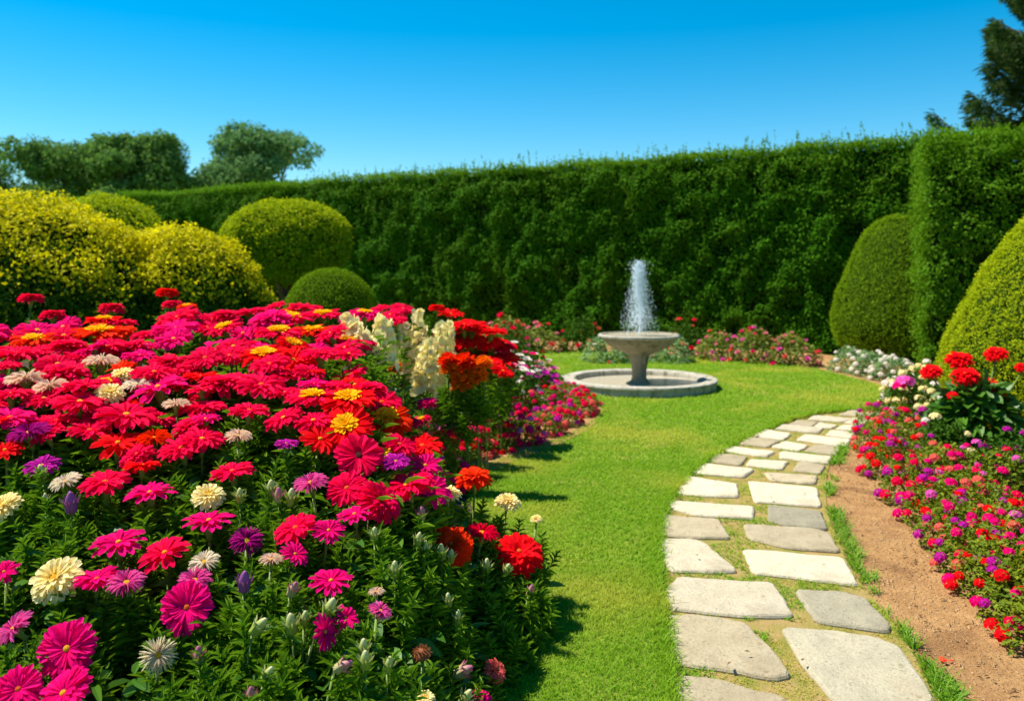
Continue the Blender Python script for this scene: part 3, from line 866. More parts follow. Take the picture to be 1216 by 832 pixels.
golden = lambda pos, nor, h: (nor[:, 2] * .55 + (pos[:, 2] - 1.35) * 1.3 + .6 * h + .34 * rng.normal(size=len(h))) > .26  # golden new growth above; sunlit top and shaded base also in leaf colour
blob_shrub('golden_shrub', 'largest yellow-leaved shrub, shaded dark green below, beyond the flower bed',
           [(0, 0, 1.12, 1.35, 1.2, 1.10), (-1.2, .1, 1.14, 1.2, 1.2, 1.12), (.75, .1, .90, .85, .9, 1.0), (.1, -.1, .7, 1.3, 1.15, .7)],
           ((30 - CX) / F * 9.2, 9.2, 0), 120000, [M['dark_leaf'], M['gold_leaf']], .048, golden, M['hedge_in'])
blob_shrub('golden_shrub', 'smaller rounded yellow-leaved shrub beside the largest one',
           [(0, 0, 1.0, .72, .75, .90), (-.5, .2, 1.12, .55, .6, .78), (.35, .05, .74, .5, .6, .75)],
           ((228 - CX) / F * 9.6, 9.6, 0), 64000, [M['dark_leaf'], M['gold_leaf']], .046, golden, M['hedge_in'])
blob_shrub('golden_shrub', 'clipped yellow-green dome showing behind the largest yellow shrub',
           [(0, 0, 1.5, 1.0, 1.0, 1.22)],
           ((128 - CX) / F * 14.5, 14.5, 0), 16000, [M['clip'], M['clip_gold']], .055, lambda p, n_, h: n_[:, 2] + .3 * h > .1, M['clip_in'], amp=.05)  # gold where leaves face up, so the lit top is in the colour

def tree(label, px, d, top, wpx, base_y, n, mat, seed, group='trees beyond the hedge'):
    X = (px - CX) / F * d
    H = CAM_H + (HZ - top) / F * d
    rw = wpx / F * d / 2
    root = thing('tree', label, 'tree', (X, d, 0), group)
    r = np.random.default_rng(seed)
    tb = MB()
    tube(tb, [(0, 0, 0), (.1, 0, H * .25), (0, .1, H * .5), (.1, 0, H * .75)], [H * .035, H * .028, H * .02, H * .008], 10)
    mb = MB(); cl = []
    for k in range(26):
        a = r.uniform(0, 6.28); rr = math.sqrt(r.uniform(0, 1)) * rw * .8
        z = H * r.uniform(.50, .90)
        env = math.sqrt(max(0, 1 - ((z - H * .62) / (H * .40)) ** 2))
        c = np.array([math.cos(a) * rr * env, math.sin(a) * rr * env, z])
        cl.append((c, H * r.uniform(.06, .12)))
        s0 = np.array([0, 0, H * r.uniform(.25, .55)])
        tube(tb, [s0, (s0 + c) / 2 + np.array([0, 0, -.1]), c], [H * .012, H * .008, H * .004], 5)
    tb.build('trunk', M['bark'], root, smooth=True)
    m = n // len(cl)
    for c, cr in cl:
        u = unit(r.normal(size=(m, 3))) * (r.uniform(.25, 1, (m, 1)) ** .5)
        pos = c + u * cr * np.array([1.5, 1.5, .85])
        pos += cr * .35 * np.column_stack([vnoise(pos, cr * .5, 1), vnoise(pos, cr * .5, 2), vnoise(pos, cr * .5, 3)])
        nn = unit(u * .6 + np.array([0, 0, .5]) + unit(r.normal(size=(m, 3))) * .7)
        s = H * .021 * r.uniform(.7, 1.4, m)
        scatter(mb, LEAF, pos, np.cross(nn, unit(r.normal(size=(m, 3)))), nn, s, s * .6)
    mb.build('crown', mat, root)
tree('dark spreading tree, taller of the two beside each other above the yellow shrub', 88, 46, 148, 150, 225, 34000, M['tree'], 3)
tree('dark domed tree showing its branches, next to the taller spreading one', 172, 44, 150, 130, 225, 34000, M['tree'], 4)
tree('small dark tree cut by the frame beside the spreading dark trees', -12, 50, 172, 70, 225, 12000, M['tree'], 5)
tree('lighter green feathery tree standing alone above the hedge', 304, 48, 142, 146, 215, 34000, M['tree_light'], 6)

def conifer(label, X, Y, H):
    root = thing('conifer', label, 'tree', (X, Y, 0))
    tb = MB(); tube(tb, [(0, 0, 0), (0, 0, H * .5), (0, 0, H)], [.30, .2, .03], 10)
    mb = MB()
    for k in range(165):
        z = H * rng.uniform(.14, .98)
        L = (H - z) * .40 * rng.uniform(.75, 1.15) + .25
        a = rng.uniform(0, 6.28)
        dr = np.array([math.cos(a), math.sin(a), 0])
        tt = np.linspace(0, 1, 7)[:, None]
        line = np.array([0, 0, z]) + dr * L * tt + np.array([0, 0, 1]) * L * (-.25 * np.sin(tt * 2.4) + .34 * tt ** 2.2)
        tube(tb, line, np.linspace(.05, .01, 7), 5)
        m = int(340 * (L + .3))
        q = rng.uniform(.12, 1.03, m)
        i = np.clip((q * 6).astype(int), 0, 5); f = (q * 6 - i)[:, None]
        c = line[i] * (1 - f) + line[np.minimum(i + 1, 6)] * f
        side = np.cross(dr, (0, 0, 1)) * rng.choice([-1, 1], m)[:, None]
        wd = (.36 * L * (1 - q * .75))[:, None] * rng.uniform(0, 1, (m, 1))
        pos = c + side * wd + np.array([0, 0, -1]) * (wd * .3 + rng.uniform(0, .14, (m, 1))) + rng.normal(0, .03, (m, 3))
        ax = unit(dr * .9 + side * .5 + np.array([0, 0, -.15]) + rng.normal(0, .35, (m, 3)))
        scatter(mb, LEAF, pos, ax, np.array([0, 0, 1.0]) + rdir(m) * .8, rng.uniform(.12, .26, m), .035)
    tb.build('trunk', M['bark'], root, smooth=True)
    mb.build('crown', M['needle'], root)
conifer('tall dark conifer with drooping layered branches rising behind the hedge end', 13.6, 20.5, 11.0)

# ------------------------------------------------------------------ fountain
FX, FD = (759 - CX) / F * 10.6, 10.6
froot = thing('fountain', 'grey stone fountain with a wide bowl on a pedestal in a round basin', 'fountain', (FX, FD, .02))
b = MB(); lathe(b, [(.0, .03), (.79, .03), (.80, .10), (.81, .118), (.83, .125), (.945, .125), (.962, .118), (.968, .10), (.962, .085), (.95, .08), (.95, -.02)], 96, wob=.004)
b.build('basin', M['fount_light'], froot, smooth=False)
b = MB(); lathe(b, [(.0, .055), (.80, .055)], 64)
b.build('water', M['water'], froot)
b = MB(); lathe(b, [(.13, .03), (.13, .07), (.105, .085), (.092, .12), (.09, .2), (.098, .27), (.112, .33), (.122, .38), (.125, .40), (.14, .405), (.14, .425), (.0, .43)], 48)
b.build('pedestal', M['fount'], froot)
b = MB(); lathe(b, [(.0, .42), (.15, .42), (.19, .44), (.25, .462), (.33, .50), (.40, .545), (.46, .60), (.475, .625), (.49, .628), (.508, .635), (.512, .648), (.506, .66), (.47, .663), (.45, .655), (.38, .60), (.2, .54), (.0, .53)], 72)
b.build('bowl', M['fount'], froot)
b = MB(); lathe(b, [(.470, .655), (.475, .668), (.50, .668), (.516, .660), (.518, .645), (.509, .632), (.49, .626)], 72)
b.build('rim', M['fount_light'], froot)
b = MB(); lathe(b, [(.0, .652), (.462, .652)], 48)
b.build('water', M['water'], froot)
# the jet and its falling drops
jb = MB()
zt = 1.585 - .02
tt = np.linspace(0, 1, 26)
cen = np.column_stack([.012 * np.sin(tt * 5), .0 * tt, .66 + (zt - .66) * tt])
tube(jb, cen, .010 + .012 * tt + .003 * np.sin(tt * 40), 8)
N = 9000
az = rng.uniform(0, 6.28, N); ph = rng.uniform(0, 1, N) ** .75; sp = np.abs(rng.normal(0, .42, N)) + .08
sp = np.clip(sp, 0, 1.0)
r_ = .25 * sp * ph ** .85 + .014
z_ = zt + .02 - (zt - .67) * ph ** 1.6 * (.75 + .25 * rng.uniform(size=N)) - .12 * sp * ph ** .5
pos = np.column_stack([r_ * np.cos(az), r_ * np.sin(az), z_]) + rng.normal(0, .006, (N, 3))
s = rng.gamma(1.6, .0008, N) + .0004
st = ICO_V[None] * s[:, None, None] * np.stack([np.ones(N), np.ones(N), 1.5 + 3 * ph], 1)[:, None]
jb.add((st + pos[:, None]).reshape(-1, 3), (ICO_F[None] + (np.arange(N) * 6)[:, None, None]).reshape(-1, 3))
# broken white water round the head of the jet
N = 1600
ph = rng.uniform(0, 1, N)
pos = np.column_stack([rng.normal(0, .022 + .03 * ph, N), rng.normal(0, .022 + .03 * ph, N), zt - .55 * (1 - ph) * rng.uniform(.4, 1, N) + .03 * rng.normal(size=N) * ph])
st = ICO_V[None] * (rng.gamma(2., .0012, N) + .0006)[:, None, None] * np.array([1, 1, 2.2])
jb.add((st + pos[:, None]).reshape(-1, 3), (ICO_F[None] + (np.arange(N) * 6)[:, None, None]).reshape(-1, 3))
tag(jb.build('water_spray', M['spray'], None, (FX, FD, .02)), 'white jet and falling spray of water above the fountain bowl', 'water', None, 'stuff')

# ------------------------------------------------------------------ flower prototypes (diameter 1, facing +Z)
def ring(mb, tpl, n, r0, r1, w, elev, z=0.0, mat=0, jit=.12, off=0.0, twist=.1):
    az = (np.arange(n) + off + rng.normal(0, jit, n)) * 2 * np.pi / n
    el = R(elev) + rng.normal(0, R(5), n)
    out = np.column_stack([np.cos(az), np.sin(az), np.zeros(n)])
    up = np.array([0, 0, 1.0])
    ax = out * np.cos(el)[:, None] + up * np.sin(el)[:, None]
    nr_ = up * np.cos(el)[:, None] - out * np.sin(el)[:, None]
    tan = np.cross(up, out)
    nr_ = nr_ + tan * rng.normal(0, twist, n)[:, None]
    pos = out * r0 + up * z
    L = (r1 - r0) * rng.uniform(.9, 1.06, n)
    scatter(mb, tpl, pos, ax, nr_, L, w * rng.uniform(.9, 1.1, n), mat)

def dome(mb, r, h, mat=0, z=0.0, sides=14):
    th = np.linspace(0, np.pi / 2, 6)
    lathe(mb, np.column_stack([np.cos(th) * r, np.sin(th) * h + z]), sides, mat, .12)

HEADS, DISCS = {}, {}
def head(kind, color, var=0):
    key = (kind, color, var)
    if key in HEADS:
        return HEADS[key]
    mb, db = MB(), MB(); dm = M['disc']
    inner = None
    if kind == 'gerbera':
        ring(mb, PETAL, 25, .05, .5, .125, 2, .0, jit=.22); ring(mb, PETAL, 22, .05, .46, .115, 9, .016, off=.5, jit=.22); ring(mb, PETAL, 15, .04, .30, .08, 20, .026, jit=.25)
        dome(db, .062, .035, z=.03); dm = M['disc'] if var % 2 else M['disc_red']
    elif kind == 'dark_eye':
        ring(mb, PETAL, 19, .05, .5, .16, 2, .0); ring(mb, PETAL, 17, .05, .46, .15, 10, .018, off=.5)
        dome(db, .075, .03, z=.03); dm = M['disc_dark']
    elif kind == 'star':
        ring(mb, PETAL, 16, .05, .5, .135, 5, .0); ring(mb, PETAL, 12, .04, .38, .11, 18, .02, off=.5)
        dome(db, .055, .04, z=.03)
    elif kind == 'aster':
        ring(mb, PETAL_THIN, 30, .07, .5, .035, 4, .0, jit=.3); ring(mb, PETAL_THIN, 26, .07, .46, .034, 16, .015, jit=.3); ring(mb, PETAL_THIN, 20, .06, .36, .03, 34, .03, jit=.3)
        dome(db, .125, .06, z=.035)
    elif kind == 'double':
        ring(mb, PETAL, 17, .08, .5, .14, -6, .0); ring(mb, PETAL, 17, .08, .47, .13, 5, .025, off=.5); ring(mb, PETAL, 15, .07, .42, .12, 17, .05); ring(mb, PETAL, 13, .07, .35, .10, 32, .07, off=.5); ring(mb, PETAL_THIN, 14, .06, .24, .05, 52, .08)
        dome(db, .11, .06, z=.08)
    elif kind == 'sunburst':
        ring(mb, PETAL, 26, .06, .5, .12, 2, .0, jit=.22); ring(mb, PETAL, 23, .06, .46, .115, 10, .02, off=.5, jit=.22)
        ring(db, PETAL, 16, .03, .25, .085, 20, .045); ring(db, PETAL, 12, .03, .20, .075, 36, .055, off=.5); ring(db, PETAL_THIN, 10, .02, .12, .04, 55, .06)
        dm = M['p_yellow']
    elif kind == 'pompom':
        for e, r1, n_, z in ((-25, .5, 16, .0), (-5, .5, 16, .05), (14, .47, 15, .1), (32, .42, 14, .14), (52, .36, 12, .17), (72, .3, 9, .18)):
            ring(mb, PETAL_CUP, n_, .08, r1, .15, e, z, jit=.25)
        dome(db, .08, .05, z=.2)
    elif kind == 'flat_double':
        for e, r1, n_, z in ((-12, .5, 20, .0), (-2, .5, 20, .03), (8, .46, 18, .06), (18, .38, 16, .08), (30, .28, 12, .09), (50, .18, 9, .09)):
            ring(mb, PETAL, n_, .05, r1, .13, e, z, jit=.25)
        dome(db, .05, .03, z=.1); dm = M['disc_red']
    elif kind == 'dried':
        for e, r1, n_, z in ((5, .5, 18, .0), (30, .45, 18, .08), (60, .40, 16, .12)):
            ring(mb, PETAL_THIN, n_, .1, r1, .05, e, z, jit=.4, twist=.8)
        dome(db, .38, .28, z=.0); dm = M['p_brown']
    me = mb.mesh('flower_head', M['p_' + color]); de = db.mesh('disc', dm)
    HEADS[key] = (me, de)
    return HEADS[key]

cb = MB(); lathe(cb, [(.16, .008), (.145, -.03), (.10, -.10), (.075, -.20), (.06, -.32), (.038, -.40), (.0, -.41)], 12, wob=.1)
scatter(cb, LANCE, np.column_stack([.10 * np.cos(np.arange(10) * .628), .10 * np.sin(np.arange(10) * .628), np.full(10, -.12)]),
        np.column_stack([.5 * np.cos(np.arange(10) * .628), .5 * np.sin(np.arange(10) * .628), np.full(10, 1.0)]),
        np.column_stack([np.cos(np.arange(10) * .628), np.sin(np.arange(10) * .628), np.zeros(10)]), .13, .05)
CALYX = cb.mesh('calyx', M['calyx'], True)
stb = MB(); tube(stb, [(0, 0, 0), (.004, 0, .3), (-.004, .003, .7), (0, 0, 1)], [.0065, .006, .005, .0045], 7)
STEM = stb.mesh('stem', M['stem'], True)

def shoot(mb, base, dirn, L, nleaf, ll, lw_, mat=0, spread_=1.0):
    """leafy shoot: narrow leaves in a spiral, smaller and more upright to the tip"""
    k = np.arange(nleaf); t = .12 + .9 * (k / nleaf)
    dirn = unit(dirn)
    x = unit(np.cross(dirn, (0.3, .9, .1))); y = np.cross(dirn, x)
    az = k * 2.4 + rng.normal(0, .2, nleaf)
    out = np.cos(az)[:, None] * x + np.sin(az)[:, None] * y
    upness = (.35 + .9 * t ** 2 + rng.normal(0, .15, nleaf))[:, None] / spread_
    ax = out + dirn * upness
    nr_ = dirn - out * .2
    pos = base + np.outer(t * L, dirn)
    s = ll * (1.15 - .55 * t) * rng.uniform(.8, 1.2, nleaf)
    scatter(mb, LANCE, pos, ax, nr_, s, lw_ * rng.uniform(.8, 1.2, nleaf), mat)

FOL = []
for v_ in range(4):
    mb = MB()
    shoot(mb, np.array([0, 0, -.34]), np.array([.1 * (v_ - 1.5), .06, 1.0]), .26, 42, .075, .011)
    for q_ in range(3):
        a = q_ * 2.1 + v_
        shoot(mb, np.array([.0, .0, -.36]), np.array([math.cos(a) * .55, math.sin(a) * .55, 1.0]), .22, 32, .068, .010)
    scatter(mb, BROAD, np.column_stack([np.zeros(5), np.zeros(5), np.linspace(-.36, -.24, 5)]), np.column_stack([np.cos(np.arange(5) * 1.3 + v_), np.sin(np.arange(5) * 1.3 + v_), np.full(5, .3)]), (0, 0, 1), .10, .035, 1)
    FOL.append(mb.mesh('foliage', [M['fol'], M['fol_broad']]))

def daisy(px, py, wpx, kind, color, label, tilt=14, az=None, group=None, d=None, var=None, leafy=True, name='daisy', zoff=0.0):
    """a flower on its own stalk: stem, foliage, head with disc and calyx"""
    if d is None:
        d = float(depth(px, py))
    p = P(px, py, d); p[2] += zoff
    D = wpx / F * d
    az = rng.uniform(-.8, .8) if az is None else R(az)
    t = R(tilt)
    n = Vector((math.sin(t) * math.sin(az), -math.sin(t) * math.cos(az), math.cos(t)))   # az 0 leans towards the viewer
    q = n.to_track_quat('Z', 'Y') @ Quaternion((0, 0, 1), random.uniform(0, 6.28))
    foot = Vector(p) - n * (.32 * D)
    bx_, by_ = p[0] - n.x * .12 + random.uniform(-.03, .03), p[1] - n.y * .12 + random.uniform(-.02, .04)
    sz = min(soil_z(bx_, by_), p[2] - .22)
    sz = max(sz, .0)
    root = thing(name, label, 'flower', (bx_, by_, sz), group)
    me, de = head(kind, color, random.randrange(2) if var is None else var)
    base = Vector((bx_, by_, sz))
    h = link('flower_head', me, root, Vector(p) - base, q, D)
    link('disc', de, h); link('calyx', CALYX, h)
    ax = foot - base
    link('stem', STEM, root, (0, 0, 0), ax.to_track_quat('Z', 'Y'), (1, 1, ax.length))
    if leafy:
        link('foliage', random.choice(FOL), root, foot - base + Vector((0, 0, .02)), Quaternion((0, 0, 1), random.uniform(0, 6.28)), random.uniform(.85, 1.1))
    return root

FL = [  # column, row, width in the photo, kind, colour, label, tilt to the viewer, side
    (125, 573, 60, 'gerbera', 'crimson', 'crimson daisy with an orange eye just right of the purple bud', 12, None),
    (78, 573, 38, 'aster', 'white', 'cream-white spiky daisy half hidden above the purple bud', 20, None),
    (178, 586, 60, 'star', 'magenta', 'flat magenta daisy on a thick stalk between crimson and cream daisies', 6, None),
    (247, 589, 42, 'double', 'cream', 'cream double daisy with yellow heart under a crimson one in mid bed', 30, None),
    (276, 560, 53, 'gerbera', 'crimson', 'crimson daisy standing right above the mid-bed cream double', 10, None),
    (5, 602, 44, 'double', 'cream', 'cream double daisy cut off by the frame edge, half way up', 40, -30),
    (248, 619, 60, 'star', 'magenta', 'thin flat magenta daisy seen nearly edge-on below the cream double', 3, None),
    (141, 645, 66, 'star', 'magenta', 'magenta daisy with spread narrow petals, left of a crimson one it touches', 10, None),
    (196, 657, 62, 'star', 'crimson', 'crimson star daisy with orange eye beside the white spiky daisy', 20, None),
    (293, 643, 42, 'aster', 'purple', 'deep purple aster tilted to the viewer above a purple bud', 42, 20),
    (243, 668, 38, 'aster', 'white', 'small white spiky daisy with a yellow eye above two magenta ones', 26, None),
    (351, 627, 56, 'gerbera', 'crimson', 'crimson daisy overlapping a magenta one in the middle of the bed', 22, None),
    (390, 630, 42, 'star', 'magenta', 'magenta daisy tucked behind the overlapping crimson one', 26, 30),
    (67, 688, 64, 'double', 'cream', 'largest cream double daisy with a broad yellow heart', 40, -8),
    (5, 679, 36, 'star', 'magenta', 'magenta daisy cut by the frame edge beside the largest cream double', 30, None),
    (115, 688, 56, 'gerbera', 'magenta', 'rosy daisy squeezed between the largest cream double and a lilac aster', 5, None),
    (150, 693, 46, 'aster', 'lilac', 'lilac aster with yellow eye beside the rosy daisy', 24, None),
    (231, 690, 42, 'aster', 'lilac', 'lilac aster peeping out behind the round magenta daisy', 26, None),
    (222, 721, 65, 'gerbera', 'magenta', 'round magenta daisy turned full to the viewer', 58, 5),
    (18, 747, 50, 'aster', 'lilac', 'pink-lilac aster with pale heart leaning away at the frame edge', 38, -50),
    (80, 770, 72, 'gerbera', 'magenta', 'large deep magenta daisy facing the viewer low in the bed', 56, 0),
    (188, 778, 45, 'aster', 'white', 'white and lilac star aster with large yellow eye near the front', 58, 25),
    (22, 818, 58, 'gerbera', 'magenta', 'magenta daisy cut by the lower frame corner', 46, None),
    (76, 823, 70, 'gerbera', 'magenta', 'wide magenta daisy cut by the lower frame, below the large deep one', 38, None),
    (322, 665, 30, 'aster', 'blush', 'small blush aster beside two buds in mid bed', 8, None),
    (350, 658, 38, 'star', 'magenta', 'tilted magenta daisy just below the overlapping pair', 34, 60),
    (369, 575, 44, 'aster', 'lilac', 'pale pink spiky aster alone on dark leaves above mid bed', 18, None),
    (483, 577, 70, 'gerbera', 'crimson', 'big crimson daisy at the foot of the tumbling red mass', 14, None),
    (562, 568, 47, 'flat_double', 'orange_red', 'orange-red double daisy standing out against the lawn', 8, None),
    (531, 587, 37, 'double', 'cream', 'flat cream daisy on a thick pale stalk below the orange-red one', 2, None),
    (603, 596, 34, 'double', 'cream', 'cream daisy leaning out over the lawn edge', 16, 40),
    (637, 616, 16, 'double', 'cream', 'tiny cream daisy on a thin stalk over the lawn', 10, None),
    (421, 611, 45, 'star', 'magenta', 'half-open magenta daisy seen from the side above bare leaves', 12, -30),
    (536, 648, 56, 'flat_double', 'orange_red', 'round red-orange daisy with golden eye behind two buds', 40, 0),
    (572, 634, 43, 'aster', 'crimson', 'raspberry red daisy between the round red-orange and the bright red one', 14, 40),
    (616, 658, 62, 'flat_double', 'red', 'bright red many-petalled daisy at the lawn side of the bed', 28, 10),
    (393, 690, 53, 'star', 'magenta', 'magenta daisy with drooping petals above tall pale buds', 14, None),
    (410, 733, 36, 'star', 'magenta', 'dusky magenta daisy in shade right of the tall buds', 34, 50),
    (451, 726, 31, 'aster', 'lilac', 'small lilac-pink daisy tilted aside low on the lawn half', 30, 60),
    (447, 703, 21, 'aster', 'blush', 'tiny blush pompom daisy above the small lilac-pink one', 6, None),
    (385, 750, 46, 'star', 'magenta', 'magenta daisy turned sideways beside the cluster of pale buds', 66, 70),
    (501, 777, 27, 'dried', 'brown', 'dried brown seed head near the front of the bed', 20, None),
    (588, 796, 32, 'flat_double', 'coral', 'wilted orange-brown bloom hanging near the soil edge', 50, 60),
    (505, 829, 25, 'double', 'cream', 'cream bloom just opening at the lower frame edge', 20, None),
    (572, 828, 26, 'star', 'magenta', 'small magenta bloom at the lower frame near the lawn shadow', 30, None),
    (32, 452, 52, 'aster', 'blush', 'pale cream aster on a bare stalk above the red mass near the frame', 0, None),
    (60, 460, 42, 'aster', 'blush', 'pale aster lower and behind the one on a bare stalk', 8, None),
    (120, 431, 44, 'aster', 'blush', 'peach-cream daisy, highest of the pale ones in the red mass', 4, None),
    (143, 447, 34, 'double', 'cream', 'cream double bloom below the peach-cream daisy', 24, None),
    (130, 467, 38, 'double', 'cream', 'lowest cream bloom among the pale ones in the red mass', 26, None),
    (163, 458, 36, 'aster', 'white', 'white-pink aster edge touching the cream blooms in the red mass', 10, None),
    (209, 481, 33, 'aster', 'blush', 'small pale pink aster over the dark gap in the mass', 2, None),
    (244, 498, 37, 'star', 'magenta', 'small cupped magenta daisy over the dark gap', 6, None),
    (296, 488, 50, 'gerbera', 'crimson', 'crimson daisy on a thick stalk at the edge of the dark gap', 10, None),
    (283, 519, 34, 'aster', 'blush', 'small blush-white aster alone below the crimson daisy', 14, None),
    (340, 527, 30, 'gerbera', 'purple', 'dark purple flat daisy on a slim green stalk', 4, None),
    (240, 522, 56, 'gerbera', 'crimson', 'crimson daisy, rear one of the overlapping pair in mid bed', 12, None),
    (216, 533, 58, 'gerbera', 'crimson', 'crimson daisy, front one of the overlapping pair in mid bed', 14, None),
    (140, 527, 62, 'star', 'red', 'scarlet daisy with an orange eye beside a small orange one', 16, None),
    (183, 522, 42, 'aster', 'orange_red', 'small orange daisy with yellow eye against the scarlet one', 16, None),
    (169, 553, 44, 'gerbera', 'red', 'shaded dark red daisy below the small orange one', 0, None),
    (35, 516, 52, 'aster', 'purple', 'violet spiky aster near the frame edge above a dark purple one', 14, None),
    (50, 553, 42, 'gerbera', 'purple', 'dark purple daisy in shade under the violet aster', 20, None),
    (6, 535, 44, 'star', 'red', 'scarlet daisy cut by the frame edge beside the violet aster', 20, None),
    (150, 494, 76, 'gerbera', 'crimson', 'wide crimson daisy above the scarlet star daisy', 14, None),
    (95, 478, 64, 'gerbera', 'crimson', 'broad crimson daisy below the pale asters', 14, None),
    (12, 497, 62, 'gerbera', 'magenta', 'pinkish red daisy cut by the frame above the violet aster', 12, None),
    (188, 461, 70, 'star', 'magenta', 'hot pink star daisy right of the cream blooms in the mass', 16, None),
    (310, 458, 62, 'gerbera', 'crimson', 'crimson-pink daisy above the dark green hollow', 16, None),
    (426, 541, 60, 'dark_eye', 'crimson', 'crimson daisy with a dark eye hanging on the front of the red mass', 46, 20),
    (380, 522, 54, 'star', 'red', 'scarlet star daisy with orange eye left of the dark-eyed one', 26, None),
    (372, 500, 52, 'gerbera', 'crimson', 'rose-red daisy above the scarlet star daisy', 14, None),
    (470, 548, 36, 'gerbera', 'purple', 'dull purple daisy wedged behind the magenta fan', 20, None),
    (505, 553, 44, 'star', 'magenta', 'magenta fan-like daisy near the low border flowers', 28, 20),
    (507, 479, 27, 'flat_double', 'magenta', 'small magenta button daisy standing clear below the cream spires', 6, None),
    (37, 355, 30, 'flat_double', 'crimson', 'crimson daisy on a tall leafy stalk above the bed near the frame', -4, None),
    (63, 375, 32, 'flat_double', 'crimson', 'crimson daisy on a tall stalk, lower of the two near the frame', -4, None),
    (199, 348, 28, 'flat_double', 'red', 'red daisy standing highest of all above the bed', -4, None),
    (133, 367, 32, 'flat_double', 'crimson', 'crimson flat daisy just rising over the crest of the bed', -4, None),
    (205, 362, 26, 'flat_double', 'crimson', 'crimson daisy below the highest red one', 0, None),
    (519, 366, 21, 'flat_double', 'red', 'red daisy on a bare stalk above the cream spires', -4, None),
    (410, 507, 70, 'sunburst', 'red', 'red daisy with the largest yellow centre on the front of the mass', 34, -5),
    (413, 476, 74, 'sunburst', 'red', 'red daisy with broad yellow centre directly above the largest-centred one', 12, 0),
    (371, 473, 66, 'sunburst', 'crimson', 'crimson daisy with a flat yellow centre left of the broad-centred one', 8, 0),
    (457, 498, 70, 'sunburst', 'orange_red', 'red daisy with an orange centre on the lawn side of the mass', 24, 25),
    (118, 397, 72, 'sunburst', 'orange_red', 'red daisy with a bright yellow centre near the crest, above the pale ones', 6, 0),
    (123, 381, 44, 'sunburst', 'red', 'red daisy with small yellow centre behind the brighter one at the crest', 4, 0),
    (313, 423, 66, 'sunburst', 'red', 'red daisy with golden centre half way up the mass', 12, 0),
    (331, 396, 60, 'sunburst', 'crimson', 'crimson daisy with slanting yellow centre below the crest', 8, 20),
    (346, 379, 54, 'sunburst', 'crimson', 'crimson daisy with yellow centre nearest the green dome', 8, 20),
    (383, 375, 48, 'sunburst', 'crimson', 'crimson daisy with a flat yellow centre at the crest right of the dome', 6, 0),
    (372, 394, 50, 'sunburst', 'orange_red', 'orange-centred red daisy below the crest, beside the pale spires', 8, 0),
    (222, 364, 24, 'sunburst', 'orange_red', 'yellow-centred daisy touching the highest red flowers', 8, 0),
    (40, 405, 54, 'sunburst', 'orange_red', 'orange-centred red daisy high in the mass near the frame', 8, 0),
]
occ = []
for row in FL:
    px, py, w, kind, color, label, tilt, az = row
    daisy(px, py, w, kind, color, label, tilt, az)
    occ.append((px, py, w))

# the dense mass: nothing tells these apart but their colour
MASS = [(-60, 396), (0, 388), (100, 386), (200, 374), (300, 367), (400, 366), (470, 364), (545, 374), (590, 392), (612, 420), (592, 436), (548, 420), (520, 405), (455, 400), (420, 420), (425, 445), (455, 470), (500, 500), (520, 560), (515, 598), (455, 592), (415, 580), (395, 556), (350, 505), (300, 470), (260, 470), (235, 500), (200, 540), (150, 545), (90, 515), (-60, 520)]
cands = []
tries = 0
EX = [(425, 386), (440, 376), (470, 384), (490, 360), (522, 360), (534, 382), (530, 418), (580, 424), (592, 475), (520, 482), (480, 470), (455, 440), (430, 425)]
while tries < 9000:
    tries += 1
    x, y = random.uniform(-60, 610), random.uniform(364, 600)
    if random.random() < .25: x, y = random.uniform(520, 612), random.uniform(372, 440)
    if random.random() > (1.0 if y < 430 else .6) or not inpoly(np.array([x]), np.array([y]), MASS)[0] or inpoly(np.array([x]), np.array([y]), EX)[0]:
        continue
    d = float(depth(x, y)); w = (.18 + .05 * (1 - sstep(400, 470, y)) + .06 * (x > 500 and y < 450)) / d * F * random.uniform(.72, 1.18)
    ok = True
    for (a, b_, ww) in occ:
        if abs(x - a) < .40 * (w + ww) * .52 and abs(y - b_) < .40 * (w + ww) * (.26 + .3 * sstep(420, 560, y)):
            ok = False; break
    if ok:
        occ.append((x, y, w)); cands.append((x, y, w))
print('mass flowers', len(cands))
for (x, y, w) in cands:
    right = x > 470 and y < 450
    c = random.choices(['crimson', 'magenta', 'red', 'orange_red'], [.25, .05, .45, .25] if right else [.73, .13, .10, .04])[0]
    k = random.choices(['gerbera', 'star', 'sunburst', 'flat_double'], [.68, .12, .07 if not right else .25, .13])[0]
    nm = {'crimson': 'crimson', 'magenta': 'hot pink', 'red': 'scarlet', 'orange_red': 'orange-red'}[c]
    if k == 'sunburst':
        lab, grp = f'{nm} daisy with a yellow centre packed into the dense mass of blooms', f'{nm} yellow-centred daisies in the dense mass'
    else:
        lab, grp = f'{nm} daisy packed into the dense mass of blooms at the crest of the bed', f'{nm} daisies in the dense mass'
    daisy(x, y, w, k, c, lab, random.uniform(0, 26) + 14 * sstep(450, 560, y), random.uniform(-75, 75), grp, zoff=random.choice([0, 0, .01, -.03, -.06]), d=float(depth(x, y)) * random.uniform(.985, 1.02), leafy=y > 430 or x > 470)

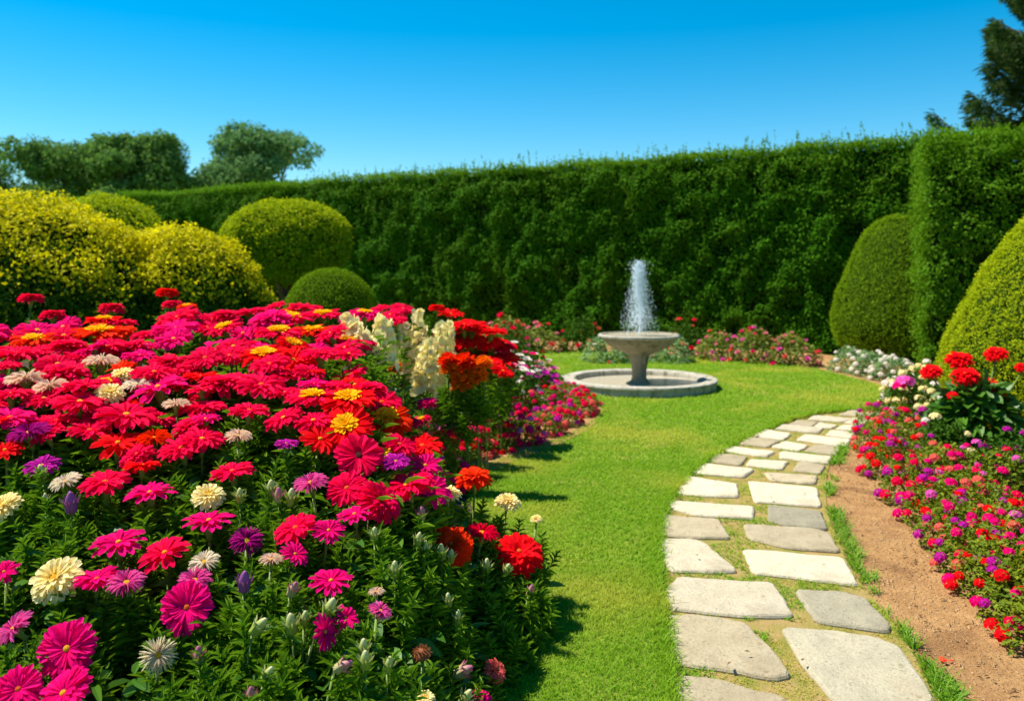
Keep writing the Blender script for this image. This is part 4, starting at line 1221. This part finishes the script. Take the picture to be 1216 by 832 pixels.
# buds on their own shoots
def bud_mesh(mat, slim=1.0):
    b = MB(); lathe(b, [(.0, -.02), (.10, .0), (.20, .12), (.245, .30), (.23, .52), (.17, .74), (.09, .92), (.0, 1.0)], 10, wob=.06)
    k = np.arange(9)
    scatter(b, LANCE, np.column_stack([.22 * np.cos(k * .7), .22 * np.sin(k * .7), np.full(9, .05)]), np.column_stack([.06 * np.cos(k * .7), .06 * np.sin(k * .7), np.ones(9)]), np.column_stack([-np.cos(k * .7), -np.sin(k * .7), np.zeros(9)]), .72, .15)
    return b.mesh('bud', mat, True)
BUDS = {k: bud_mesh(M['bud_' + k]) for k in ('green', 'purple', 'rose')}
BL = [(84, 596, 26, 'purple', 'purple pointed bud in front of the cream-white spiky daisy', 0), (290, 690, 26, 'purple', 'plump purple bud between small blooms in mid bed', 5), (348, 699, 20, 'rose', 'rose-striped bud leaning beside the plump purple one', 25),
      (236, 777, 22, 'rose', 'round pale pink bud beside the white and lilac aster', 0), (308, 743, 26, 'green', 'slanting cream-green bud above the round pink bud', 40), (346, 740, 26, 'green', 'upright cream-tipped bud, first of the pale cluster by the sideways daisy', -5),
      (362, 733, 18, 'green', 'smaller green bud second in the pale cluster by the sideways daisy', 8), (392, 722, 28, 'green', 'tall cream-striped bud above the sideways magenta daisy', 20), (434, 783, 24, 'green', 'fat pale bud, front one of the low pair near the front', 0),
      (462, 788, 20, 'green', 'green bud right of the low fat pale pair', 10), (408, 790, 24, 'rose', 'rose bud lying slantwise near the front', 60), (432, 768, 22, 'green', 'tall cream bud just behind the low fat pale one', 0), (551, 796, 24, 'rose', 'cream bud flushed purple near the soil edge', 60),
      (497, 640, 18, 'green', 'pale bud, upper one left of the round red-orange daisy', 12), (505, 650, 18, 'green', 'pale bud, lower one left of the round red-orange daisy', 5), (524, 655, 20, 'green', 'cream bud in front of the round red-orange daisy, left one', 0), (535, 660, 18, 'green', 'cream bud in front of the round red-orange daisy, right one', 8),
      (577, 672, 20, 'green', 'pale bud under the bright red many-petalled daisy', 10), (602, 676, 16, 'green', 'pale bud at the lawn side under the bright red daisy', 20), (532, 712, 18, 'green', 'lone green bud on a leafy shoot towards the lawn', 0), (543, 732, 18, 'green', 'green bud below the lone one towards the lawn', 10), (469, 675, 20, 'green', 'green bud standing between mid-bed leaves', 0),
      (322, 579, 20, 'green', 'upright green bud, tallest of three above mid bed', 0), (312, 586, 0, 'green', '', 0), (331, 588, 20, 'rose', 'greyish bud beside the tallest of the three above mid bed', 0), (346, 590, 22, 'green', 'ribbed pale bud, third of three above mid bed', 5), (285, 588, 18, 'green', 'green bud near the crimson daisy above the cream double', 0),
      (445, 634, 18, 'green', 'pale green bud among dark leaves in mid bed', 0), (445, 584, 0, 'green', '', 0), (54, 592, 14, 'green', 'small round green bud in dark leaves near the frame', 0), (49, 560, 18, 'green', 'pale bud hanging under the dark purple daisy', -10), (500, 610, 20, 'rose', 'rose-tipped bud below the big crimson daisy', 10),
      (630, 700, 14, 'rose', 'greyish bud at the lawn side of the bed', 20), (318, 800, 22, 'green', 'long green bud near the lower frame', 30), (298, 824, 20, 'rose', 'pink-tipped bud at the lower frame edge', 0), (553, 828, 24, 'green', 'cream-green bud at the lower frame, right of the opening bloom', 30)]
for px, py, hpx, k, label, lean in BL:
    if not hpx: continue
    d = float(depth(px, py)) * .985
    p = P(px, py, d); s = hpx / F * d * 1.1
    n = Vector((math.sin(R(lean)), -.15, math.cos(R(lean)))).normalized()
    p = p - np.array(n) * s * .5
    sz = max(min(soil_z(p[0], p[1]), p[2] - .2), 0)
    base = Vector((p[0] - n.x * .1, p[1] + .02, sz))
    root = thing('flower_bud', label, 'flower bud', base)
    link('bud', BUDS[k], root, Vector(p) - base, n.to_track_quat('Z', 'Y'), s)
    ax = Vector(p) - base
    link('stem', STEM, root, (0, 0, 0), ax.to_track_quat('Z', 'Y'), (.8, .8, ax.length))
    link('foliage', random.choice(FOL), root, ax + Vector((0, 0, .09)), Quaternion((0, 0, 1), random.uniform(0, 6.28)), random.uniform(.75, .95))

# the tangle of leafy shoots filling the bed
FRONT = [(-60, 500), (90, 500), (230, 480), (330, 470), (400, 400), (450, 400), (470, 440), (530, 462), (545, 480), (535, 490), (512, 500), (520, 560), (570, 580), (620, 600), (655, 640), (650, 690), (625, 745), (600, 790), (590, 900), (-80, 900)]
ub = MB(); cnt = 0
while cnt < 1050:
    x, y = random.uniform(-80, 660), random.uniform(380, 900) ** 1.0
    if not inpoly(np.array([x]), np.array([y]), FRONT)[0]:
        continue
    d = float(depth(x, y)); p = P(x, y, d)
    if vnoise(p[None], .16, 77)[0] < random.uniform(-.55, .15): continue
    dn = random.choice([.03, .07, .10, .16, .24])
    L = random.uniform(.16, .26)
    lean = np.array([random.uniform(-.35, .35), random.uniform(-.45, .2), 1.0])
    b_ = p - np.array([0, 0, dn]) - unit(lean) * L
    shoot(ub, b_, lean, L, random.randint(36, 50), random.uniform(.055, .08), random.uniform(.008, .0115), 0)
    cnt += 1
for i in range(2600):   # broader leaves lower down
    x, y = random.uniform(-80, 655), random.uniform(440, 900)
    if not inpoly(np.array([x]), np.array([y]), FRONT)[0]:
        continue
    p = P(x, y, float(depth(x, y))) - np.array([0, -.02, random.uniform(.06, .40)])
    if p[2] < .02: continue
    a = random.uniform(0, 6.28)
    scatter(ub, BROAD, p[None], np.array([math.cos(a), math.sin(a), random.uniform(-.3, .5)]), np.array([random.uniform(-.4, .4), -.4, 1.0]), random.uniform(.06, .11), random.uniform(.022, .042), 1)
for i in range(2600):   # under the mass
    x, y = random.uniform(-60, 610), random.uniform(372, 600)
    if not inpoly(np.array([x]), np.array([y]), MASS)[0]:
        continue
    p = P(x, y, float(depth(x, y))) - np.array([0, 0, random.uniform(.10, .35)])
    a = random.uniform(0, 6.28)
    scatter(ub, LANCE, np.repeat(p[None], 6, 0) + rng.normal(0, .03, (6, 3)), np.column_stack([np.cos(a + np.arange(6)), np.sin(a + np.arange(6)), np.full(6, .6)]), (0, 0, 1), .09, .018, 0)
tag(ub.build('foliage', [M['fol'], M['fol_broad']]), 'tangle of narrow green leafy shoots filling the flower bed', 'foliage', None, 'stuff')

# ------------------------------------------------------------------ bedding plants
def blossom_mesh(color, kind='verbena'):
    mb = MB()
    if kind == 'verbena':
        m = 15
        k = np.arange(m) + .5
        th = np.arccos(1 - .85 * k / m); az = k * 2.4
        for t, a in zip(th, az):
            n = np.array([math.sin(t) * math.cos(a), math.sin(t) * math.sin(a), math.cos(t)])
            c = n * np.array([.42, .42, .30])
            x = unit(np.cross(n, (.3, .2, .9))); y = np.cross(n, x)
            aa = np.arange(5) * 1.257 + a
            scatter(mb, FLORET, np.repeat(c[None], 5, 0), np.cos(aa)[:, None] * x + np.sin(aa)[:, None] * y + n * .12, n, .17, .17)
    elif kind == 'petunia':
        aa = np.arange(5) * 1.257
        scatter(mb, FLORET, np.zeros((5, 3)), np.column_stack([np.cos(aa), np.sin(aa), np.full(5, .35)]), (0, 0, 1), .52, .62)
        aa = aa + .6
        scatter(mb, FLORET, np.zeros((5, 3)), np.column_stack([np.cos(aa), np.sin(aa), np.full(5, .8)]), (0, 0, 1), .38, .45)
    elif kind == 'rose':
        for e, r1, n_, z in ((0, .5, 7, .0), (30, .42, 6, .05), (58, .36, 5, .08)):
            ring(mb, PETAL_CUP, n_, .03, r1, .36, e, z, jit=.2)
    return mb.mesh('blossom', M['p_' + color])
BLO = {}
def blo(c, k):
    if (c, k) not in BLO: BLO[(c, k)] = blossom_mesh(c, k)
    return BLO[(c, k)]

def dome_foliage(rx, h, n, leaf, mats, open_=.35):
    u = rdir(n); u[:, 2] = np.abs(u[:, 2])
    rad = rng.uniform(.45, 1.0, n) ** .4
    pos = u * rad[:, None] * np.array([rx, rx, h])
    pos *= (1 + .20 * vnoise(pos + rng.uniform(0, 50), rx * .6, 3))[:, None]
    pos[:, 2] = np.maximum(pos[:, 2], .01)
    nn = unit(u * .7 + np.array([0, 0, .6]) + rdir(n) * .6)
    mb = MB()
    s = leaf * rng.uniform(.7, 1.3, n)
    scatter(mb, LEAF, pos, np.cross(nn, rdir(n)) + u * .4, nn, s, s * .55)
    for k in range(7):
        a = k * .9; tube(mb, [(0, 0, 0), (rx * .35 * math.cos(a), rx * .35 * math.sin(a), h * .4), (rx * .6 * math.cos(a), rx * .6 * math.sin(a), h * .75)], [.006, .005, .003], 5)
    return mb.mesh('foliage', mats)
DF = {'bed': [dome_foliage(.2, .3, 1100, .028, M['bedleaf']) for _ in range(4)],
      'white': [dome_foliage(.2, .3, 900, .034, M['dark_leaf']) for _ in range(3)],
      'grey': [dome_foliage(.2, .3, 1000, .03, M['greyleaf']) for _ in range(3)],
      'rose': [dome_foliage(.2, .3, 1100, .03, M['roseleaf']) for _ in range(3)]}

def bedding(name, px, py, r, h, fol, colors, kind, nb, bsize, label, cat='bedding plant', group=None, low=-.1, poke=1.0):
    g = G(px, py)
    root = thing(name, label, cat, (g[0], g[1], 0), group)
    link('foliage', random.choice(DF[fol]), root, (0, 0, 0), Quaternion((0, 0, 1), random.uniform(0, 6.28)), (r / .2, r / .2, h / .3))
    placed = []
    for i in range(nb):
        for _ in range(12):
            u = rdir(1)[0]; u[2] = abs(u[2]) + low + .15
            u = unit(u)
            if u[1] > .5 and u[2] < .4: u[1] = -u[1]
            if all(np.linalg.norm(u - w) > .28 for w in placed): break
        placed.append(u)
        pos = u * np.array([r, r, h]) * random.uniform(.95, 1.1) * poke
        pos[2] = max(pos[2], .04)
        n = Vector(u * np.array([.5, .5, .6]) + np.array([0, -.25, .7])).normalized()
        link('blossom', blo(random.choice(colors), kind), root, pos, n.to_track_quat('Z', 'Y') @ Quaternion((0, 0, 1), random.uniform(0, 6)), bsize * random.uniform(.75, 1.25))
    return root

ORD = ['first', 'second', 'third', 'fourth', 'fifth', 'sixth', 'seventh', 'eighth', 'ninth', 'tenth', 'eleventh', 'twelfth']
mixes = [['magenta', 'purple', 'crimson'], ['crimson', 'magenta', 'coral'], ['red', 'crimson', 'magenta'], ['magenta', 'lilac', 'crimson'], ['coral', 'magenta', 'purple']]
mixname = ['magenta and purple', 'crimson and coral', 'red and magenta', 'magenta and lilac', 'coral and purple']
# left border along the lawn
for i, (px, py) in enumerate([(532, 552), (558, 545), (590, 537), (620, 529), (646, 519), (668, 508), (686, 496), (692, 484)]):
    bedding('bedding_plant', px, py, .20, .29 - .012 * i, 'bed', mixes[i % 5], 'verbena', 24, .072, f'low {mixname[i % 5]} clump, {ORD[i]} along the lawn edge from the daisies', group='low clumps edging the left bed')
for i, (px, py) in enumerate([(515, 535), (542, 524), (575, 516), (606, 509), (634, 499), (656, 489), (672, 479), (500, 560), (520, 568), (508, 590), (540, 574), (522, 588), (498, 612)]):
    bedding('bedding_plant', px, py, .22, [.30, .30, .29, .29, .28, .27, .24, .40, .38, .42, .38, .42, .42][i], 'bed', mixes[(i + 2) % 5], 'verbena', 20, .068, f'{mixname[(i + 2) % 5]} clump ' + (f'behind the lawn edging row, {ORD[i]} from the daisies' if i < 7 else ['tucked against the far side of the daisies', 'under the lone magenta button daisy', 'half hidden behind the purple daisy', 'nearest the orange-red daisy by the lawn', 'behind the magenta fan-like daisy', 'low behind the dark-eyed daisy'][i - 7]), group='second row of clumps in the left bed')
for i, (px, py, r, h) in enumerate([(552, 508, .3, .58), (580, 502, .3, .60), (608, 494, .3, .54), (634, 482, .28, .44), (575, 480, .32, .66), (602, 472, .32, .60), (626, 464, .3, .44), (646, 462, .24, .34)]):
    bedding('white_petunia', px, py, r, h, 'white', [['cream', 'white', 'white'], ['white', 'white', 'lilac'], ['white', 'magenta', 'white'], ['white', 'purple', 'pink']][i % 4], 'petunia', 40, .078,
            f'{["cream-white", "white and lilac", "white and magenta", "white and purple"][i % 4]} clump, {ORD[i % 4]} in the {"front" if i < 4 else "rear"} row of the white-flowered bed end', 'flowering plant', 'white-flowered clumps at the far bed end')
for i, (px, py, r, h, c) in enumerate([(600, 454, .3, .74, ['magenta', 'crimson']), (622, 450, .28, .60, ['magenta', 'lilac'])]):
    bedding('pink_rose', px, py, r, h, 'white', c, 'rose', 9, .10, ['tall crimson-pink rose plant behind the white blooms, nearer the red mass', 'pink and lilac rose plant behind the white blooms, nearer the fountain'][i], 'flowering plant')
# right border
for i, (px, py) in enumerate([(1040, 514), (1044, 536), (1056, 565), (1082, 595), (1110, 622), (1136, 650), (1162, 680), (1190, 708), (1220, 736), (1252, 768)]):
    bedding('bedding_plant', px, py, .2, .27, 'bed', mixes[(i * 3 + 1) % 5] + (['red', 'red', 'purple'] if i > 6 else ['purple', 'red']), 'verbena', 28 if i < 5 else 22, .064 if i < 5 else .060, f'{mixname[(i * 3 + 1) % 5]} clump, {ORD[i]} along the bare soil from the path border far end', group='front row of the path border')
for i, (px, py) in enumerate([(1066, 524), (1080, 546), (1100, 568), (1120, 586), (1146, 612), (1174, 640), (1204, 668), (1236, 696), (1275, 728)]):
    bedding('bedding_plant', px, py, .22, .30, 'bed', mixes[(i * 2) % 5] + (['red'] if i > 5 else ['coral']), 'verbena', 20, .060, f'{mixname[(i * 2) % 5]} clump in the second border row, {ORD[i]} from its far end', group='second row of the path border')
for i, (px, py) in enumerate([(1130, 585), (1160, 588), (1190, 592), (1222, 598), (1225, 690), (1250, 715)]):
    bedding('bedding_plant', px, py, .24, .33, 'bed', ['magenta', 'crimson', 'lilac'], 'verbena', 10, .058, ['sparse green clump with few pink blooms in front of the red-flowered plant', 'sparse green clump with few pink blooms, second from the path', 'sparse green clump with few pink blooms under the purple asters', 'sparse green clump cut by the frame under the purple asters', 'leafy clump cut by the frame behind the red blooms', 'leafy clump outermost in the near border corner'][i], group='sparse clumps of the path border')
# white and cream blooms
for i, (px, py, r, h) in enumerate([(1078, 508, .28, .50), (1098, 500, .30, .58), (1110, 524, .24, .46), (1120, 552, .2, .38), (1072, 496, .22, .44)]):
    bedding('white_phlox', px, py, r, h, 'white', ['cream', 'white', 'cream'], 'verbena', 30 if i != 3 else 8, .085, ['cream-white phlox clump nearest the path in the border', 'tallest cream-white phlox clump, behind the one nearest the path', 'white phlox clump against the red-flowered plant', 'small white phlox among the coral and pink clumps', 'pale phlox clump at the far tip of the border'][i], 'flowering plant')
for i, (px, py, d_, w, lab) in enumerate([(1075, 455, 7.6, 26, 'pink-lilac phlox head standing tall above the white phlox'), (1097, 487, 7.0, 14, 'small round purple bloom above the cream-white phlox'), (1101, 505, 6.8, 13, 'purple bloom just below the small round one beside the red-flowered plant'), (1091, 533, 6.4, 14, 'purple bloom in front of the white phlox clump')]):
    p = P(px, py, d_)
    root = thing('phlox', lab, 'flower', (p[0], p[1], 0))
    link('flower_head', blo('lilac' if i == 0 else 'purple', 'verbena'), root, (0, 0, p[2]), None, w / F * d_)
    if i == 0: link('flower_head', blo('magenta', 'verbena'), root, (-.06, -.02, p[2] - .03), None, w / F * d_ * .7)
    link('stem', STEM, root, (0, 0, 0), None, (1, 1, p[2]))
    link('foliage', FOL[i], root, (0, 0, p[2] - .02))

# red flat-topped dahlias in front of the golden cone
DG = G(1158, 545)
droot = thing('dahlia_plant', 'tall plant with broad dark leaves and flat red blooms before the golden cone', 'flowering plant', (DG[0], DG[1], 0))
mb = MB(); sb = MB()
dd = DG[1]
heads = [(1106, 441, 27), (1139, 427, 34), (1146, 446, 34), (1166, 458, 40), (1183, 469, 33), (1183, 420, 28), (1131, 469, 13), (1214, 436, 18)]
for hx, hy, hw in heads:
    p = P(hx, hy, dd + random.uniform(-.12, .12)) - DG
    n = Vector((random.uniform(-.3, .1), -.30, 1)).normalized()
    me, de = head('flat_double', 'red', 0)
    h = link('flower_head', me, droot, p, n.to_track_quat('Z', 'Y'), hw / F * dd * 1.02)
    link('disc', de, h); link('calyx', CALYX, h)
    s0 = np.array([p[0] * .25, p[1] * .3, .05])
    tube(sb, [s0, (s0 + p) / 2 + np.array([0, 0, .08]), p - np.array([0, 0, .03])], [.011, .009, .006], 6)
sb.build('stem', M['stem'], droot, smooth=True)
n = 820
u = rdir(n); u[:, 2] = np.abs(u[:, 2]); rad = rng.uniform(.3, 1, n)[:, None] ** .5
pos = u * rad * np.array([.34, .30, .62]) + np.array([0, 0, .03])
nn = unit(u * .5 + np.array([0, -.25, .7]) + rdir(n) * .5)
scatter(mb, BROAD, pos, u * np.array([1, 1, .2]) + np.array([0, 0, -.1]) + rdir(n) * .4, nn, rng.uniform(.09, .15, n), rng.uniform(.06, .09, n))
mb.build('foliage', M['fol_broad'], droot)
# purple asters at the frame edge
for i, (px, py, nb) in enumerate([(1196, 585, 12), (1228, 580, 12)]):
    bedding('purple_aster', px, py, .24, .40, 'white', ['purple', 'purple', 'lilac'], 'verbena', nb, .07, ['purple aster clump beside the red-flowered plant at the cone foot', 'purple aster clump cut by the frame at the cone foot'][i], 'flowering plant')
# bushes along the back hedge
for i, (px, py, r, h) in enumerate([(600, 417, .55, .62), (640, 418, .52, .50)]):
    bedding('rose_bush', px, py, r, h, 'rose', ['coral', 'pink', 'crimson'], 'rose', 18, .11, ['pink-flowered bush at the hedge foot nearest the daisies', 'lower pink-flowered bush at the hedge foot between daisies and fountain'][i], 'bush')
for i, (px, py, r, h) in enumerate([(722, 431, .42, .44), (795, 431, .40, .44), (757, 426, .40, .36)]):
    bedding('grey_bush', px, py, r, h, 'grey', ['white', 'coral', 'pink'], 'rose', 5, .05, ['rounded grey-green bush showing left of the fountain pedestal', 'rounded grey-green bush showing right of the fountain pedestal', 'grey-green bush mostly hidden behind the fountain pedestal'][i], 'bush')
for i, (px, py) in enumerate([(690, 418), (812, 422)]):
    bedding('rose_bush', px, py, .4, .62, 'white', ['coral', 'crimson'], 'rose', 9, .10, ['dark bush with coral roses at the hedge foot behind the fountain spray', 'dark bush with few coral roses between fountain and pink bushes'][i], 'bush')
for i, (px, py, r, h) in enumerate([(855, 428, .42, .48), (897, 431, .45, .56), (940, 434, .42, .48)]):
    bedding('rose_bush', px, py, r, h, 'rose', ['pink', 'magenta', 'coral', 'lilac'], 'rose', 22, .085, ['pink-flowered bush nearest the fountain on its lawn side', 'tallest pink-flowered bush, middle of the three right of the fountain', 'pink-flowered bush nearest the egg-shaped topiary'][i], 'bush')
for i, (px, py, r, h) in enumerate([(1010, 441, .32, .36), (1036, 446, .32, .34), (1062, 452, .32, .32)]):
    bedding('white_alyssum', px, py, r, h, 'grey', ['white'], 'verbena', [10, 22, 26][i], .085, ['pale grey-green clump with few white blooms at the topiary foot', 'white-flowered clump, middle of three at the topiary foot', 'white-flowered clump nearest the hedge end'][i], 'bedding plant')

for i, (px, py, r, h) in enumerate([(532, 520, .30, .62), (562, 512, .32, .66), (592, 505, .30, .60), (500, 535, .3, .60)]):
    bedding('leafy_plant', px, py, r, h, 'white', ['magenta', 'white', 'purple'], 'verbena', 5, .05, ['dark leafy plant below the orange marigolds', 'dark leafy plant below the white-side end of the marigolds', 'dark leafy plant under the far red blooms', 'dark leafy plant at the foot of the cream spires'][i], 'plant')
# ------------------------------------------------------------------ marigolds and cream snapdragons in the far part of the bed
for i, (px, py, w) in enumerate([(468, 437, 21), (537, 441, 30), (552, 432, 30), (550, 456, 32), (567, 448, 28), (532, 430, 26), (573, 434, 26)]):
    daisy(px, py, w, 'pompom', 'orange' if i not in (2, 5) else 'orange_red', ['lone orange marigold left of the cream spires', 'orange marigold lowest near the cream spires in the cluster', 'fiery orange marigold at the top centre of the cluster', 'orange marigold lowest in the cluster beside white blooms', 'orange marigold on the white-bloom side of the cluster', 'red-orange marigold tucked behind the tallest cream spire', 'orange marigold highest on the fountain side of the cluster'][i], 20, None, 'orange marigolds by the cream spires', d=5.55, name='marigold')
def snapdragon(px, top, bot, d, lean, label):
    t = P(px + lean, top, d); b_ = P(px, bot, d)
    sz = max(soil_z(b_[0], b_[1]), .0)
    root = thing('snapdragon', label, 'flower', (b_[0], b_[1], sz), 'cream snapdragon spires')
    s_ = d
    base = np.array([b_[0], b_[1], sz])
    t, b_ = t - base, b_ - base
    st = MB(); tube(st, [(0, 0, 0), b_, (b_ + t) / 2, t], [.008, .008, .006, .003], 7)
    st.build('stem', M['stem'], root, smooth=True)
    m = 24
    fb = MB()
    for k in range(m):
        f = (k + .5) / m
        c = b_ + (t - b_) * f
        a = k * 2.4 + random.uniform(-.3, .3)
        out = unit(np.array([math.cos(a), math.sin(a), random.uniform(-.35, .45)]))
        rr = (.070 * (1.1 - .68 * f)) * random.uniform(.8, 1.15)
        sc = .052 * (1.2 - .62 * f) * random.uniform(.85, 1.15)
        ctr = c + out * rr
        x = unit(np.cross(out, (0, 0, 1))); y = np.cross(x, out)
        for q_ in range(6):
            aa = q_ * 1.047 + random.uniform(-.2, .2)
            dr = x * math.cos(aa) + y * math.sin(aa) + out * random.uniform(-.1, .7)
            scatter(fb, FLORET, ctr[None], dr, out - y * .2, sc * random.uniform(.8, 1.25), sc * 1.0)
        for q_ in range(4):
            aa = q_ * 1.57
            scatter(fb, FLORET, (c + out * .004)[None], out * rr + (x * math.cos(aa) + y * math.sin(aa)) * sc * .3, x * math.cos(aa) + y * math.sin(aa), rr * 1.1, sc * .7)
    fb.build('blossoms', M['p_spire'], root)
    lf = MB()
    for k in range(26):
        f = random.uniform(0, 1); c = b_ * f; a = k * 2.4
        scatter(lf, LANCE, c[None], np.array([math.cos(a), math.sin(a), .8]), np.array([0, 0, 1.0]), random.uniform(.07, .11), .016)
    lf.build('foliage', M['fol'], root)
for i, (px, top, bot, lean, dz) in enumerate([(499, 366, 448, -3, 6.5), (480, 386, 442, 2, 6.55), (514, 384, 456, 10, 6.3), (503, 404, 462, 6, 6.1), (434, 376, 424, -22, 4.6), (453, 378, 428, 2, 5.0), (528, 382, 446, 4, 6.4)]):
    snapdragon(px, top, bot, dz, lean, ['tallest cream snapdragon spire in the middle of the bed', 'cream spire left of the tallest one', 'cream spire right of the tallest one, leaning outward', 'short cream spire in front of the tallest', 'cream spire leaning away alone over the red mass', 'small yellowish spire between the leaning one and the group', 'cream spire outermost towards the lawn'][i])
print('objects', len(bpy.data.objects))
